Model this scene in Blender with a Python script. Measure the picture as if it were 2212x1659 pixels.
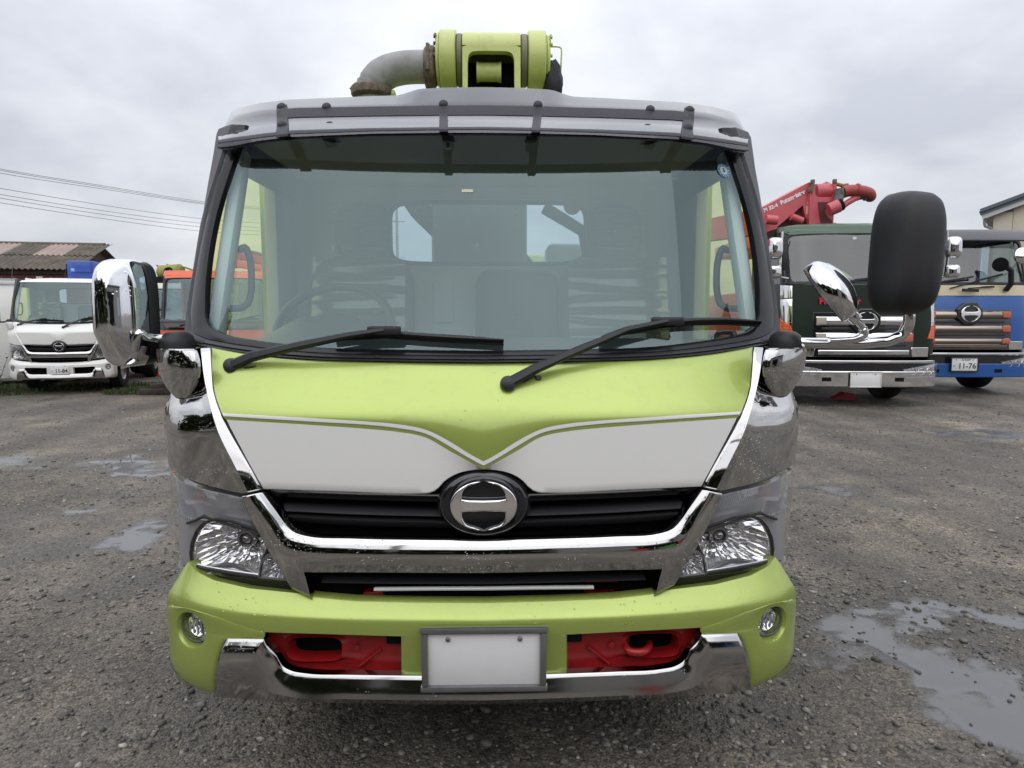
import bpy, bmesh, math, random
import numpy as np
from mathutils import Vector, Matrix, noise

for _o in list(bpy.data.objects):
    bpy.data.objects.remove(_o)
SC = bpy.context.scene
COL = SC.collection
rad = math.radians
rng = random.Random(7)
nrng = np.random.RandomState(7)

# ------------------------------------------------------------------ camera
CAM_X, CAM_H, PITCH, YAW = 0.036, 1.42, rad(5.88), rad(1.32)
FPX, CU, CV = 1500.0, 1105.5, 829.5          # focal length and centre, in pixels of a 2211 px wide picture
cd = bpy.data.cameras.new('camera')
cam = bpy.data.objects.new('camera', cd)
COL.objects.link(cam)
cam.location = (CAM_X, 0, CAM_H)
cam.rotation_euler = (rad(90) - PITCH, 0, -YAW)
cd.sensor_width = 36.0
cd.lens = 36.0 * FPX / 2211.0
cd.clip_start = 0.05
cd.clip_end = 2000
SC.camera = cam
TY = 1.92                                      # world y of the lime truck's nose

# ------------------------------------------------------------------ world, sun, exposure
SUN_EL, SUN_AZ = rad(48), rad(198)
w = bpy.data.worlds.new('World')
SC.world = w
w.use_nodes = True
nt = w.node_tree
nt.nodes.clear()
N = nt.nodes.new
L = nt.links.new
out = N('ShaderNodeOutputWorld')
bg = N('ShaderNodeBackground')
L(bg.outputs[0], out.inputs[0])
sky = N('ShaderNodeTexSky')
sky.sky_type = 'NISHITA'
sky.sun_disc = False
sky.sun_elevation = SUN_EL
sky.sun_rotation = SUN_AZ
sky.air_density = 1.0
sky.dust_density = 3.0
tc = N('ShaderNodeTexCoord')
sep = N('ShaderNodeSeparateXYZ')
L(tc.outputs['Generated'], sep.inputs[0])
def wmath(op, a, b=None, c=None):
    m = N('ShaderNodeMath'); m.operation = op
    for k, x in enumerate((a, b, c)):
        if x is None: continue
        if isinstance(x, (int, float)): m.inputs[k].default_value = x
        else: L(x, m.inputs[k])
    return m.outputs[0]
zc = wmath('MAXIMUM', sep.outputs[2], 0.0)
den = wmath('ADD', zc, 0.42)
px_ = wmath('DIVIDE', sep.outputs[0], den)
py_ = wmath('DIVIDE', sep.outputs[1], den)
cmb = N('ShaderNodeCombineXYZ')
L(px_, cmb.inputs[0]); L(py_, cmb.inputs[1])
n1 = N('ShaderNodeTexNoise'); n1.inputs['Scale'].default_value = 1.3; n1.inputs['Detail'].default_value = 4; n1.inputs['Roughness'].default_value = 0.5
n1.inputs['Distortion'].default_value = 0.4
L(cmb.outputs[0], n1.inputs['Vector'])
n2 = N('ShaderNodeTexNoise'); n2.inputs['Scale'].default_value = 4.2; n2.inputs['Detail'].default_value = 4; n2.inputs['Roughness'].default_value = 0.55
L(cmb.outputs[0], n2.inputs['Vector'])
nn = wmath('ADD', wmath('MULTIPLY', n1.outputs[0], 0.72), wmath('MULTIPLY', n2.outputs[0], 0.28))
cr = N('ShaderNodeValToRGB')
cr.color_ramp.elements[0].position = 0.38; cr.color_ramp.elements[0].color = (0.50, 0.525, 0.59, 1)
cr.color_ramp.elements[1].position = 0.63; cr.color_ramp.elements[1].color = (0.80, 0.815, 0.85, 1)
L(nn, cr.inputs[0])
grad = wmath('ADD', wmath('MULTIPLY', zc, 1.3), 0.93)     # overcast sky: brighter towards the zenith
mulc = N('ShaderNodeVectorMath'); mulc.operation = 'SCALE'
L(cr.outputs[0], mulc.inputs[0]); L(grad, mulc.inputs['Scale'])
skys = N('ShaderNodeVectorMath'); skys.operation = 'SCALE'
L(sky.outputs[0], skys.inputs[0]); skys.inputs['Scale'].default_value = 0.05
mx = N('ShaderNodeMix'); mx.data_type = 'RGBA'
mx.inputs['Factor'].default_value = 0.9
L(skys.outputs[0], mx.inputs[6]); L(mulc.outputs[0], mx.inputs[7])
# the haze below the horizon stays the colour of the horizon
L(mx.outputs[2], bg.inputs[0])
bg.inputs[1].default_value = 1.0

sl = bpy.data.lights.new('sun', 'SUN')
sl.energy = 0.85
sl.angle = rad(90)
sl.color = (1.0, 0.97, 0.93)
sun = bpy.data.objects.new('sun', sl)
COL.objects.link(sun)
# sun behind the photographer, high
sun.rotation_euler = (rad(90) - SUN_EL, 0, rad(-18))

vs = SC.view_settings
vs.view_transform = 'Standard'
vs.look = 'None'
vs.exposure = 0.15
vs.gamma = 1.0
vs.use_curve_mapping = False
SC.render.engine = 'CYCLES'
SC.cycles.use_denoising = True
SC.cycles.max_bounces = 10
SC.cycles.transparent_max_bounces = 16
SC.cycles.sample_clamp_indirect = 6.0
SC.cycles.caustics_reflective = False
SC.cycles.caustics_refractive = False

# ------------------------------------------------------------------ helpers: unprojection
def ray(u, v):
    dx = (u - CU) / FPX; dy = (CV - v) / FPX
    y = math.cos(PITCH) + math.sin(PITCH) * dy
    z = -math.sin(PITCH) + math.cos(PITCH) * dy
    c, s = math.cos(YAW), math.sin(YAW)
    X = dx * c + y * s
    Y = -dx * s + y * c
    return X / Y, z / Y
def P(u, v, yl):
    'picture point at depth yl behind the nose of the lime truck, in its own frame'
    rx, rz = ray(u, v); Y = yl + TY
    return (CAM_X + rx * Y, yl, CAM_H + rz * Y)
def PW(u, v, Y):
    rx, rz = ray(u, v)
    return (CAM_X + rx * Y, Y, CAM_H + rz * Y)

# ------------------------------------------------------------------ helpers: materials
MATS = {}
def srgb(*c):
    return tuple(((x / 255) / 12.92 if x / 255 <= 0.04045 else ((x / 255 + 0.055) / 1.055) ** 2.4) for x in c)
def mat(name, col, rough=0.5, metal=0.0, coat=0.0, spec=0.5, var=0.0, vscale=3.0, bump=0.0, bscale=60.0,
        drops=0.0, dscale=70.0, dmax=0.5, emis=None, rvar=0.0, trans=0.0, alpha=1.0, dirt=0.0, dirtcol=(0.10, 0.09, 0.075), dirtscale=4.0, coatrough=0.03):
    if name in MATS: return MATS[name]
    m = bpy.data.materials.new(name)
    m.use_nodes = True
    t = m.node_tree
    b = t.nodes['Principled BSDF']
    b.inputs['Base Color'].default_value = (*col, 1)
    b.inputs['Roughness'].default_value = rough
    b.inputs['Metallic'].default_value = metal
    b.inputs['Coat Weight'].default_value = coat
    b.inputs['Coat Roughness'].default_value = coatrough
    b.inputs['Specular IOR Level'].default_value = spec
    b.inputs['Transmission Weight'].default_value = trans
    nn, ln = t.nodes.new, t.links.new
    tcn = nn('ShaderNodeTexCoord')
    colsock = None
    if var or rvar:
        n = nn('ShaderNodeTexNoise'); n.inputs['Scale'].default_value = vscale; n.inputs['Detail'].default_value = 6; n.inputs['Roughness'].default_value = 0.6
        ln(tcn.outputs['Object'], n.inputs['Vector'])
        if var:
            r = nn('ShaderNodeValToRGB')
            r.color_ramp.elements[0].position = 0.3; r.color_ramp.elements[1].position = 0.7
            r.color_ramp.elements[0].color = (*[max(0, x * (1 - var)) for x in col], 1)
            r.color_ramp.elements[1].color = (*[min(1, x * (1 + var)) for x in col], 1)
            ln(n.outputs[0], r.inputs[0]); colsock = r.outputs[0]
        if rvar:
            mr = nn('ShaderNodeMapRange'); mr.inputs[1].default_value = 0.35; mr.inputs[2].default_value = 0.65
            mr.inputs[3].default_value = max(0.0, rough - rvar); mr.inputs[4].default_value = min(1, rough + rvar)
            ln(n.outputs[0], mr.inputs[0]); ln(mr.outputs[0], b.inputs['Roughness'])
    if dirt:
        n = nn('ShaderNodeTexNoise'); n.inputs['Scale'].default_value = dirtscale; n.inputs['Detail'].default_value = 8; n.inputs['Roughness'].default_value = 0.7
        ln(tcn.outputs['Object'], n.inputs['Vector'])
        mr = nn('ShaderNodeMapRange'); mr.inputs[1].default_value = 0.5; mr.inputs[2].default_value = 0.72; mr.inputs[4].default_value = dirt
        ln(n.outputs[0], mr.inputs[0])
        mxn = nn('ShaderNodeMix'); mxn.data_type = 'RGBA'
        ln(mr.outputs[0], mxn.inputs['Factor'])
        if colsock: ln(colsock, mxn.inputs[6])
        else: mxn.inputs[6].default_value = (*col, 1)
        mxn.inputs[7].default_value = (*dirtcol, 1)
        colsock = mxn.outputs[2]
    if colsock: ln(colsock, b.inputs['Base Color'])
    nrm = None
    if bump:
        n = nn('ShaderNodeTexNoise'); n.inputs['Scale'].default_value = bscale; n.inputs['Detail'].default_value = 3
        ln(tcn.outputs['Object'], n.inputs['Vector'])
        bp = nn('ShaderNodeBump'); bp.inputs['Strength'].default_value = bump; bp.inputs['Distance'].default_value = 0.01
        ln(n.outputs[0], bp.inputs['Height']); nrm = bp.outputs[0]
    if drops:
        # rain beads standing on the surface
        vo = nn('ShaderNodeTexVoronoi'); vo.inputs['Scale'].default_value = dscale
        ln(tcn.outputs['Object'], vo.inputs['Vector'])
        sp = nn('ShaderNodeSeparateColor'); ln(vo.outputs['Color'], sp.inputs[0])
        siz = nn('ShaderNodeMapRange'); siz.inputs[1].default_value = 1 - dmax; siz.inputs[2].default_value = 1.0; siz.inputs[3].default_value = 0.0; siz.inputs[4].default_value = 0.42
        pn = nn('ShaderNodeTexNoise'); pn.inputs['Scale'].default_value = 5.0; pn.inputs['Detail'].default_value = 3
        ln(tcn.outputs['Object'], pn.inputs['Vector'])
        pm = nn('ShaderNodeMapRange'); pm.inputs[1].default_value = 0.42; pm.inputs[2].default_value = 0.62
        ln(pn.outputs[0], pm.inputs[0])
        mm = nn('ShaderNodeMath'); mm.operation = 'MULTIPLY'; ln(sp.outputs[0], siz.inputs[0]); ln(siz.outputs[0], mm.inputs[0]); ln(pm.outputs[0], mm.inputs[1])
        sub = nn('ShaderNodeMath'); sub.operation = 'SUBTRACT'; ln(mm.outputs[0], sub.inputs[0]); ln(vo.outputs['Distance'], sub.inputs[1])
        mxm = nn('ShaderNodeMath'); mxm.operation = 'MAXIMUM'; ln(sub.outputs[0], mxm.inputs[0]); mxm.inputs[1].default_value = 0
        pw = nn('ShaderNodeMath'); pw.operation = 'POWER'; ln(mxm.outputs[0], pw.inputs[0]); pw.inputs[1].default_value = 0.6
        bp2 = nn('ShaderNodeBump'); bp2.inputs['Strength'].default_value = drops; bp2.inputs['Distance'].default_value = 0.008
        ln(pw.outputs[0], bp2.inputs['Height'])
        if nrm: ln(nrm, bp2.inputs['Normal'])
        nrm = bp2.outputs[0]
    if nrm:
        ln(nrm, b.inputs['Normal'])
        if coat: ln(nrm, b.inputs['Coat Normal'])
    if emis:
        b.inputs['Emission Color'].default_value = (*emis, 1); b.inputs['Emission Strength'].default_value = 1.0
    MATS[name] = m
    return m

def glass(name, tint, f0=0.06, haze=0.0, hazecol=(0.5, 0.55, 0.55), rough=0.0, power=5.0, gcol=(1, 1, 1)):
    'thin sheet glass: tinted see-through plus a fresnel mirror layer and a little uneven diffuse haze'
    if name in MATS: return MATS[name]
    m = bpy.data.materials.new(name); m.use_nodes = True
    t = m.node_tree; t.nodes.clear(); nn, ln = t.nodes.new, t.links.new
    o = nn('ShaderNodeOutputMaterial')
    tr = nn('ShaderNodeBsdfTransparent'); tr.inputs[0].default_value = (*tint, 1)
    gl = nn('ShaderNodeBsdfGlossy'); gl.inputs['Roughness'].default_value = rough; gl.inputs[0].default_value = (*gcol, 1)
    lw = nn('ShaderNodeLayerWeight'); lw.inputs[0].default_value = 0.5
    pw = nn('ShaderNodeMath'); pw.operation = 'POWER'; ln(lw.outputs['Facing'], pw.inputs[0]); pw.inputs[1].default_value = power
    ma = nn('ShaderNodeMath'); ma.operation = 'MULTIPLY_ADD'; ln(pw.outputs[0], ma.inputs[0]); ma.inputs[1].default_value = 1 - f0; ma.inputs[2].default_value = f0
    mx1 = nn('ShaderNodeMixShader'); ln(ma.outputs[0], mx1.inputs[0])
    base = tr.outputs[0]
    if haze:
        df = nn('ShaderNodeBsdfDiffuse'); df.inputs[0].default_value = (*hazecol, 1)
        mh = nn('ShaderNodeMixShader')
        tcn = nn('ShaderNodeTexCoord'); n = nn('ShaderNodeTexNoise'); n.inputs['Scale'].default_value = 3.0; n.inputs['Detail'].default_value = 6
        ln(tcn.outputs['Object'], n.inputs['Vector'])
        mr = nn('ShaderNodeMapRange'); mr.inputs[1].default_value = 0.3; mr.inputs[2].default_value = 0.7; mr.inputs[3].default_value = haze * 0.75; mr.inputs[4].default_value = haze * 1.25
        ln(n.outputs[0], mr.inputs[0]); ln(mr.outputs[0], mh.inputs[0])
        ln(tr.outputs[0], mh.inputs[1]); ln(df.outputs[0], mh.inputs[2]); base = mh.outputs[0]
    ln(base, mx1.inputs[1]); ln(gl.outputs[0], mx1.inputs[2]); ln(mx1.outputs[0], o.inputs[0])
    MATS[name] = m
    return m

# ------------------------------------------------------------------ helpers: objects
def thing(name, label, cat, loc=(0, 0, 0), rz=0.0, group=None):
    o = bpy.data.objects.new(name, None)
    COL.objects.link(o)
    o.location = loc; o.rotation_euler = (0, 0, rz)
    o['label'] = label; o['category'] = cat
    if group: o['group'] = group
    return o
def tag(o, label, cat, group=None):
    o['label'] = label; o['category'] = cat
    if group: o['group'] = group
    return o
def copy_tree(o, parent=None):
    c = o.copy(); COL.objects.link(c)
    if parent is not None: c.parent = parent
    for ch in list(o.children): copy_tree(ch, c)
    return c

class MB:
    'collects faces, then links them as one mesh object'
    def __init__(s): s.V = []; s.F = []; s.M = []
    def grid(s, rows, closed=False, m=0, flip=False):
        rows = [np.asarray(r, float) for r in rows]
        R = len(rows); C = len(rows[0]); b = len(s.V)
        for r in rows: s.V.extend(map(tuple, r))
        for i in range(R - 1):
            mi = m[i] if isinstance(m, (list, tuple)) else m
            for j in range(C if closed else C - 1):
                k = (j + 1) % C
                f = (b + i * C + j, b + i * C + k, b + (i + 1) * C + k, b + (i + 1) * C + j)
                s.F.append(f[::-1] if flip else f); s.M.append(mi)
        return s
    def ngon(s, pts, m=0):
        b = len(s.V); s.V.extend(tuple(map(float, p)) for p in pts); s.F.append(tuple(range(b, b + len(pts)))); s.M.append(m); return s
    def fan(s, ring, c, m=0):
        b = len(s.V); s.V.append(tuple(map(float, c))); s.V.extend(tuple(map(float, p)) for p in ring); n = len(ring)
        for i in range(n): s.F.append((b, b + 1 + i, b + 1 + (i + 1) % n)); s.M.append(m)
        return s
    def box(s, c, size, rot=None, m=0, bev=0.0):
        hx, hy, hz = [q / 2 for q in size]
        R = rot if rot is not None else Matrix.Identity(3)
        c = Vector(c)
        if bev <= 0:
            b = len(s.V)
            for x in (-hx, hx):
                for y in (-hy, hy):
                    for z in (-hz, hz): s.V.append(tuple(c + R @ Vector((x, y, z))))
            for f in ((0, 1, 3, 2), (4, 6, 7, 5), (0, 4, 5, 1), (2, 3, 7, 6), (0, 2, 6, 4), (1, 5, 7, 3)):
                s.F.append(tuple(b + i for i in f)); s.M.append(m)
            return s
        bev = min(bev, hx * .98, hy * .98, hz * .98)
        bm = bmesh.new(); bmesh.ops.create_cube(bm, size=1.0)
        bmesh.ops.scale(bm, vec=(2 * hx, 2 * hy, 2 * hz), verts=bm.verts)
        bmesh.ops.bevel(bm, geom=bm.edges[:], offset=bev, segments=2, profile=0.5, affect='EDGES')
        b = len(s.V); bm.verts.index_update()
        for v in bm.verts: s.V.append(tuple(c + R @ v.co))
        for f in bm.faces: s.F.append(tuple(b + v.index for v in f.verts)); s.M.append(m)
        bm.free(); return s
    def bar(s, a, b_, wd, ht, up=(0, 0, 1), m=0, bev=0.0):
        a = Vector(a); b_ = Vector(b_); d = b_ - a; ln = d.length
        x = d.normalized(); u = Vector(up); y = u.cross(x)
        if y.length < 1e-5: y = Vector((0, 1, 0)).cross(x)
        y.normalize(); z = x.cross(y)
        return s.box((a + b_) / 2, (ln, wd, ht), Matrix((x, y, z)).transposed(), m, bev)
    def tube(s, path, r, seg=12, caps=True, m=0, closed=False):
        pts = [Vector(p) for p in path]; n = len(pts)
        rr = [r] * n if isinstance(r, (int, float)) else list(r)
        T = []
        for i in range(n):
            if closed: d = pts[(i + 1) % n] - pts[(i - 1) % n]
            else: d = pts[min(i + 1, n - 1)] - pts[max(i - 1, 0)]
            T.append(d.normalized() if d.length > 1e-9 else Vector((0, 0, 1)))
        u = T[0].orthogonal().normalized(); rows = []
        for i in range(n):
            u = (u - T[i] * u.dot(T[i]));
            u = u.normalized() if u.length > 1e-6 else T[i].orthogonal().normalized()
            v = T[i].cross(u)
            rows.append([tuple(pts[i] + (u * math.cos(a) + v * math.sin(a)) * rr[i]) for a in [2 * math.pi * k / seg for k in range(seg)]])
        if closed: rows.append(rows[0])
        s.grid(rows, closed=True, m=m)
        if caps and not closed:
            s.ngon(rows[0][::-1], m); s.ngon(rows[-1], m)
        return s
    def lathe(s, c, axis, prof, seg=32, m=0, up=None):
        'prof: list of (radius, distance along axis)'
        c = Vector(c); a = Vector(axis).normalized(); u = a.orthogonal().normalized(); v = a.cross(u)
        rows = []
        for r, h in prof:
            rows.append([tuple(c + a * h + (u * math.cos(t) + v * math.sin(t)) * max(r, 1e-5)) for t in [2 * math.pi * k / seg for k in range(seg)]])
        s.grid(rows, closed=True, m=m); return s
    def prism(s, pts, vec, m=0, bev=0.0):
        'closed outline pts (3D, planar) pushed along vec'
        vec = Vector(vec); p0 = [Vector(p) for p in pts]; p1 = [p + vec for p in p0]; n = len(p0)
        s.ngon(p0, m); s.ngon(p1[::-1], m)
        b = len(s.V); s.V.extend(tuple(p) for p in p0); s.V.extend(tuple(p) for p in p1)
        for i in range(n):
            j = (i + 1) % n; s.F.append((b + i, b + n + i, b + n + j, b + j)); s.M.append(m)
        return s
    def build(s, name, mats, parent=None, smooth=True, ang=38, weld=True, label=None):
        if not isinstance(mats, (list, tuple)): mats = [mats]
        me = bpy.data.meshes.new(name)
        me.from_pydata(s.V, [], s.F)
        for q in mats: me.materials.append(q)
        me.polygons.foreach_set('material_index', s.M)
        if weld:
            bm = bmesh.new(); bm.from_mesh(me)
            bmesh.ops.remove_doubles(bm, verts=bm.verts, dist=2e-5)
            bmesh.ops.recalc_face_normals(bm, faces=bm.faces)
            bm.to_mesh(me); bm.free()
        me.update()
        if smooth:
            me.polygons.foreach_set('use_smooth', [True] * len(me.polygons))
            me.set_sharp_from_angle(angle=rad(ang))
        o = bpy.data.objects.new(name, me)
        COL.objects.link(o)
        if parent is not None: o.parent = parent
        if label: o['label'] = label
        return o

def text_mesh(name, body, size, mtl, parent, mtx, extrude=0.001, bold=0.0, align='CENTER', shear=0.0, sx=1.0):
    cu = bpy.data.curves.new(name + '_tmp', 'FONT')
    cu.body = body; cu.size = size; cu.extrude = extrude; cu.align_x = align; cu.align_y = 'CENTER'; cu.offset = bold; cu.shear = shear; cu.resolution_u = 3
    to = bpy.data.objects.new('tmp', cu); COL.objects.link(to)
    bpy.context.view_layer.update()
    me = bpy.data.meshes.new_from_object(to.evaluated_get(bpy.context.evaluated_depsgraph_get()))
    bpy.data.objects.remove(to)
    me.name = name
    me.transform(mtx @ Matrix.Diagonal((sx, 1, 1, 1)))
    me.materials.clear(); me.materials.append(mtl)
    o = bpy.data.objects.new(name, me); COL.objects.link(o)
    if parent is not None: o.parent = parent
    return o
# text that faces -y (towards the camera): x stays x, text-up becomes z
FACE = Matrix(((1, 0, 0, 0), (0, 0, -1, 0), (0, 1, 0, 0), (0, 0, 0, 1)))

def resample(p, n):
    p = np.asarray(p, float); d = np.r_[0, np.cumsum(np.hypot(*np.diff(p[:, :2], axis=0).T))]
    t = np.linspace(0, d[-1], n)
    return np.stack([np.interp(t, d, p[:, k]) for k in range(p.shape[1])], 1)
def catmull(p, sub=6):
    p = np.asarray(p, float); n = len(p)
    if n < 3: return resample(p, sub + 1)
    q = np.vstack([2 * p[0] - p[1], p, 2 * p[-1] - p[-2]]); o = []
    for i in range(1, n):
        p0, p1, p2, p3 = q[i - 1], q[i], q[i + 1], q[i + 2]
        d1 = max(np.hypot(*(p2 - p1)[:2]), 1e-6); d0 = max(np.hypot(*(p1 - p0)[:2]), 1e-6); d2 = max(np.hypot(*(p3 - p2)[:2]), 1e-6)
        m1 = ((p1 - p0) / d0 * d1 + (p2 - p1) / d1 * d0) / (d0 + d1) * d1
        m2 = ((p2 - p1) / d1 * d2 + (p3 - p2) / d2 * d1) / (d1 + d2) * d1
        for k in range(sub):
            t = k / sub
            o.append((2*t**3-3*t*t+1)*p1 + (t**3-2*t*t+t)*m1 + (-2*t**3+3*t*t)*p2 + (t**3-t*t)*m2)
    o.append(p[-1]); return np.array(o)
def sm(p, n): return resample(catmull(p, 8), n)
def by_u(p, n, smooth=True):
    q = catmull(p, 8) if smooth else np.asarray(p, float)
    t = np.linspace(q[0, 0], q[-1, 0], n)
    return np.stack([t, np.interp(t, q[:, 0], q[:, 1])], 1)

class Surf:
    'a truck front: plan curve (super-ellipse corner) swept up a side profile; coordinates (s = distance along the plan from the middle, z)'
    def __init__(s, W, R, n, prof, crown=0.03, blur=0.02, wz=None):
        a = np.linspace(0, math.pi / 2, 900)
        X = W * np.sin(a) ** (2 / n); Y = R * (1 - np.cos(a) ** (2 / n)) + crown * (X / W) ** 2
        S = np.r_[0, np.cumsum(np.hypot(np.diff(X), np.diff(Y)))]
        s.S, s.X, s.Y, s.W = S, X, Y, W
        z = np.linspace(-0.5, 3.5, 1601); p = np.asarray(prof, float)
        y = np.interp(z, p[:, 0], p[:, 1])
        k = max(1, int(blur / (z[1] - z[0])))
        if k > 1:
            ker = np.ones(2 * k + 1) / (2 * k + 1)
            y = np.convolve(np.pad(y, k, 'edge'), ker, 'valid')
            y = np.convolve(np.pad(y, k, 'edge'), ker, 'valid')
        s.z, s.yz = z, y
        s.wz = np.asarray(wz, float) if wz else None
    def yo(s, z): return np.interp(z, s.z, s.yz)
    def w(s, z): return 1.0 if s.wz is None else np.interp(z, s.wz[:, 0], s.wz[:, 1])
    def at(s, sz, off=0.0, yo=None):
        sz = np.asarray(sz, float); ss = sz[..., 0]; z = sz[..., 1]; a = np.abs(ss)
        x = np.interp(a, s.S, s.X); y = np.interp(a, s.S, s.Y)
        dx = np.interp(a + 1e-3, s.S, s.X) - np.interp(np.maximum(a - 1e-3, 0), s.S, s.X)
        dy = np.interp(a + 1e-3, s.S, s.Y) - np.interp(np.maximum(a - 1e-3, 0), s.S, s.Y)
        ln = np.hypot(dx, dy) + 1e-12
        nx, ny = dy / ln, -dx / ln
        x = x * s.w(z)
        over = np.maximum(a - s.S[-1], 0)
        y = y + over
        y0 = s.yo(z) if yo is None else yo
        sg = np.where(ss < 0, -1, 1)
        return np.stack([(x + nx * off) * sg, y + y0 + ny * off, z + 0 * x], -1)
    def px(s, pts, yo=None):
        'picture points (left half) to (s, z) on the surface'
        o = []
        for q in np.asarray(pts, float):
            rx, rz = ray(q[0], q[1])
            z = CAM_H + rz * (TY + 0.1)
            left = rx * TY + CAM_X < 0
            for _ in range(25):
                y0 = float(s.yo(z)) if yo is None else yo
                Yc = TY + y0 + s.Y
                X = s.X * s.w(z) * (-1 if left else 1)
                r = (X - CAM_X) / Yc
                r = -r if left else r
                k = int(np.argmax(r)) + 1
                sv = float(np.interp(-rx if left else rx, r[:k], s.S[:k]))
                yy = float(np.interp(sv, s.S, s.Y)) + y0 + TY
                z = CAM_H + rz * yy
            o.append((-sv if left else sv, z))
        return np.array(o)

def mirror_rows(rows):
    return [np.vstack([r, (r[:-1] * np.array([-1, 1]))[::-1]]) for r in rows]
def center(r):
    r = r.copy(); r[-1, 0] = 0; return r
def flip_sz(rows): return [r * np.array([-1, 1]) for r in rows]

def panel(mb, S, rows, offs=0.0, edge=0.003, thick=0.02, sub=1, mats=0, yos=None, skirt=True, ecols=True):
    'rows of (s,z) (same length) over surface S with rounded rim and a return into the depth'
    rows = [np.asarray(r, float) for r in rows]
    R = len(rows); C = len(rows[0])
    if np.isscalar(offs): offs = [offs] * R
    A, O, M = [], [], []
    for i in range(R):
        o = np.full(C, offs[i]) if np.isscalar(offs[i]) else np.asarray(offs[i], float)
        A.append(rows[i]); O.append(o)
        if i < R - 1:
            mi = mats[i] if isinstance(mats, (list, tuple)) else mats
            n = sub[i] if isinstance(sub, (list, tuple)) else sub
            o2 = np.full(C, offs[i + 1]) if np.isscalar(offs[i + 1]) else np.asarray(offs[i + 1], float)
            for k in range(1, n):
                t = k / n; A.append(rows[i] * (1 - t) + rows[i + 1] * t); O.append(o * (1 - t) + o2 * t)
            M += [mi] * n
    def ins(A, O, M, i, j, t, at):
        A.insert(at, A[i] * (1 - t) + A[j] * t); O.insert(at, O[i] * (1 - t) + O[j] * t)
    if edge:
        for side in (0, 1):
            if side == 0:
                d = np.mean(np.hypot(*(A[1] - A[0]).T)); t = min(0.45, edge / max(d, 1e-6)); ins(A, O, M, 0, 1, t, 1); M.insert(0, M[0])
            else:
                d = np.mean(np.hypot(*(A[-1] - A[-2]).T)); t = min(0.45, edge / max(d, 1e-6)); ins(A, O, M, -1, -2, t, len(A) - 1); M.append(M[-1])
    A = np.array(A); O = np.array(O)
    if edge and ecols:
        def col(a, c0, c1):
            d = np.mean(np.hypot(*(A[:, c1] - A[:, c0]).T)); t = min(0.45, edge / max(d, 1e-6)); return a[:, c0] * (1 - t) + a[:, c1] * t
        a0, a1 = col(A, 0, 1), col(A, -1, -2); o0, o1 = col(O, 0, 1), col(O, -1, -2)
        A = np.concatenate([A[:, :1], a0[:, None], A[:, 1:-1], a1[:, None], A[:, -1:]], 1)
        O = np.concatenate([O[:, :1], o0[:, None], O[:, 1:-1], o1[:, None], O[:, -1:]], 1)
    if edge:
        O = O.copy(); O[0] -= edge * .8; O[-1] -= edge * .8
        if ecols: O[1:-1, 0] -= edge * .8; O[1:-1, -1] -= edge * .8
    if skirt:
        A = np.concatenate([A[:1], A, A[-1:]], 0); O = np.concatenate([O[:1] - thick, O, O[-1:] - thick], 0)
        A = np.concatenate([A[:, :1], A, A[:, -1:]], 1)
        O = np.concatenate([O[:, :1] - (thick if ecols else 0), O, O[:, -1:] - (thick if ecols else 0)], 1)
        M = [M[0]] + M + [M[-1]]
    pts = S.at(A, O) if yos is None else S.at(A, O, yo=yos)
    mb.grid(list(pts), m=M)
    return mb

def radial(S, boundary, center_sz, ts, offs, mb, m=0):
    'rings shrinking from a boundary loop towards a centre'
    b = np.asarray(boundary, float); c = np.asarray(center_sz, float); rows = []
    for t, o in zip(ts, offs): rows.append(S.at(b * (1 - t) + c * t, o))
    mb.grid(rows, closed=True, m=m); return mb
def close_resample(p, n):
    p = np.asarray(p, float); return resample(np.vstack([p, p[:1]]), n + 1)[:-1]
# ------------------------------------------------------------------ materials
LIME = mat('lime_paint', (0.405, 0.50, 0.115), rough=0.34, metal=0.45, coat=0.8, coatrough=0.05, drops=0.35, dscale=95, dmax=0.28, var=0.04, vscale=1.6, dirt=.16, dirtscale=26, dirtcol=(.25, .27, .12))
LIMEB = mat('lime_boom_paint', (0.57, 0.63, 0.21), rough=0.45, coat=0.25, dirt=0.35, dirtscale=9, dirtcol=(0.2, 0.19, 0.10))
WHITEP = mat('white_stripe_paint', (0.87, 0.86, 0.835), rough=0.3, coat=0.8, drops=0.25, dscale=95, dmax=0.2, coatrough=0.05)
GREYLINE = mat('stripe_shadow_line', (0.22, 0.23, 0.13), rough=0.35, coat=0.6)  # thin shadow below the upper stripe, painted as a grey line
CHROME = mat('chrome', (0.56, 0.555, 0.55), rough=0.05, metal=1.0, drops=0.6, dscale=210, dmax=0.45, rvar=0.02, vscale=8)
CHROMEC = mat('clean_chrome', (0.74, 0.74, 0.75), rough=0.05, metal=1.0)
BLKGLOSS = mat('black_gloss', (0.012, 0.012, 0.014), rough=0.12, coat=0.6)
BLK = mat('black_plastic', (0.02, 0.02, 0.023), rough=0.45, bump=0.05, bscale=400, spec=0.4)
BLKMAT = mat('black_void', (0.008, 0.008, 0.009), rough=0.8, spec=0.15)
BLKTEX = mat('black_grained_plastic', (0.013, 0.013, 0.016), rough=0.46, bump=0.25, bscale=500)
RUB = mat('rubber', (0.018, 0.018, 0.018), rough=0.75, spec=0.3)
PILLAR = mat('dark_grey_pillar', (0.026, 0.025, 0.031), rough=0.42, spec=0.4, var=0.1)
COWL = mat('cowl_plastic', (0.022, 0.022, 0.026), rough=0.38, bump=0.2, bscale=220, drops=0.6, dscale=90, dmax=0.6)
WIPER = mat('wiper_black', (0.020, 0.021, 0.025), rough=0.42)
RED = mat('red_chassis', (0.36, 0.012, 0.014), rough=0.42, coat=0.15, dirt=0.6, dirtscale=14, dirtcol=(0.09, 0.012, 0.012))
SILVER = mat('silver_plastic', (0.42, 0.42, 0.43), rough=0.3, metal=0.35, coat=0.4)
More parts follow.
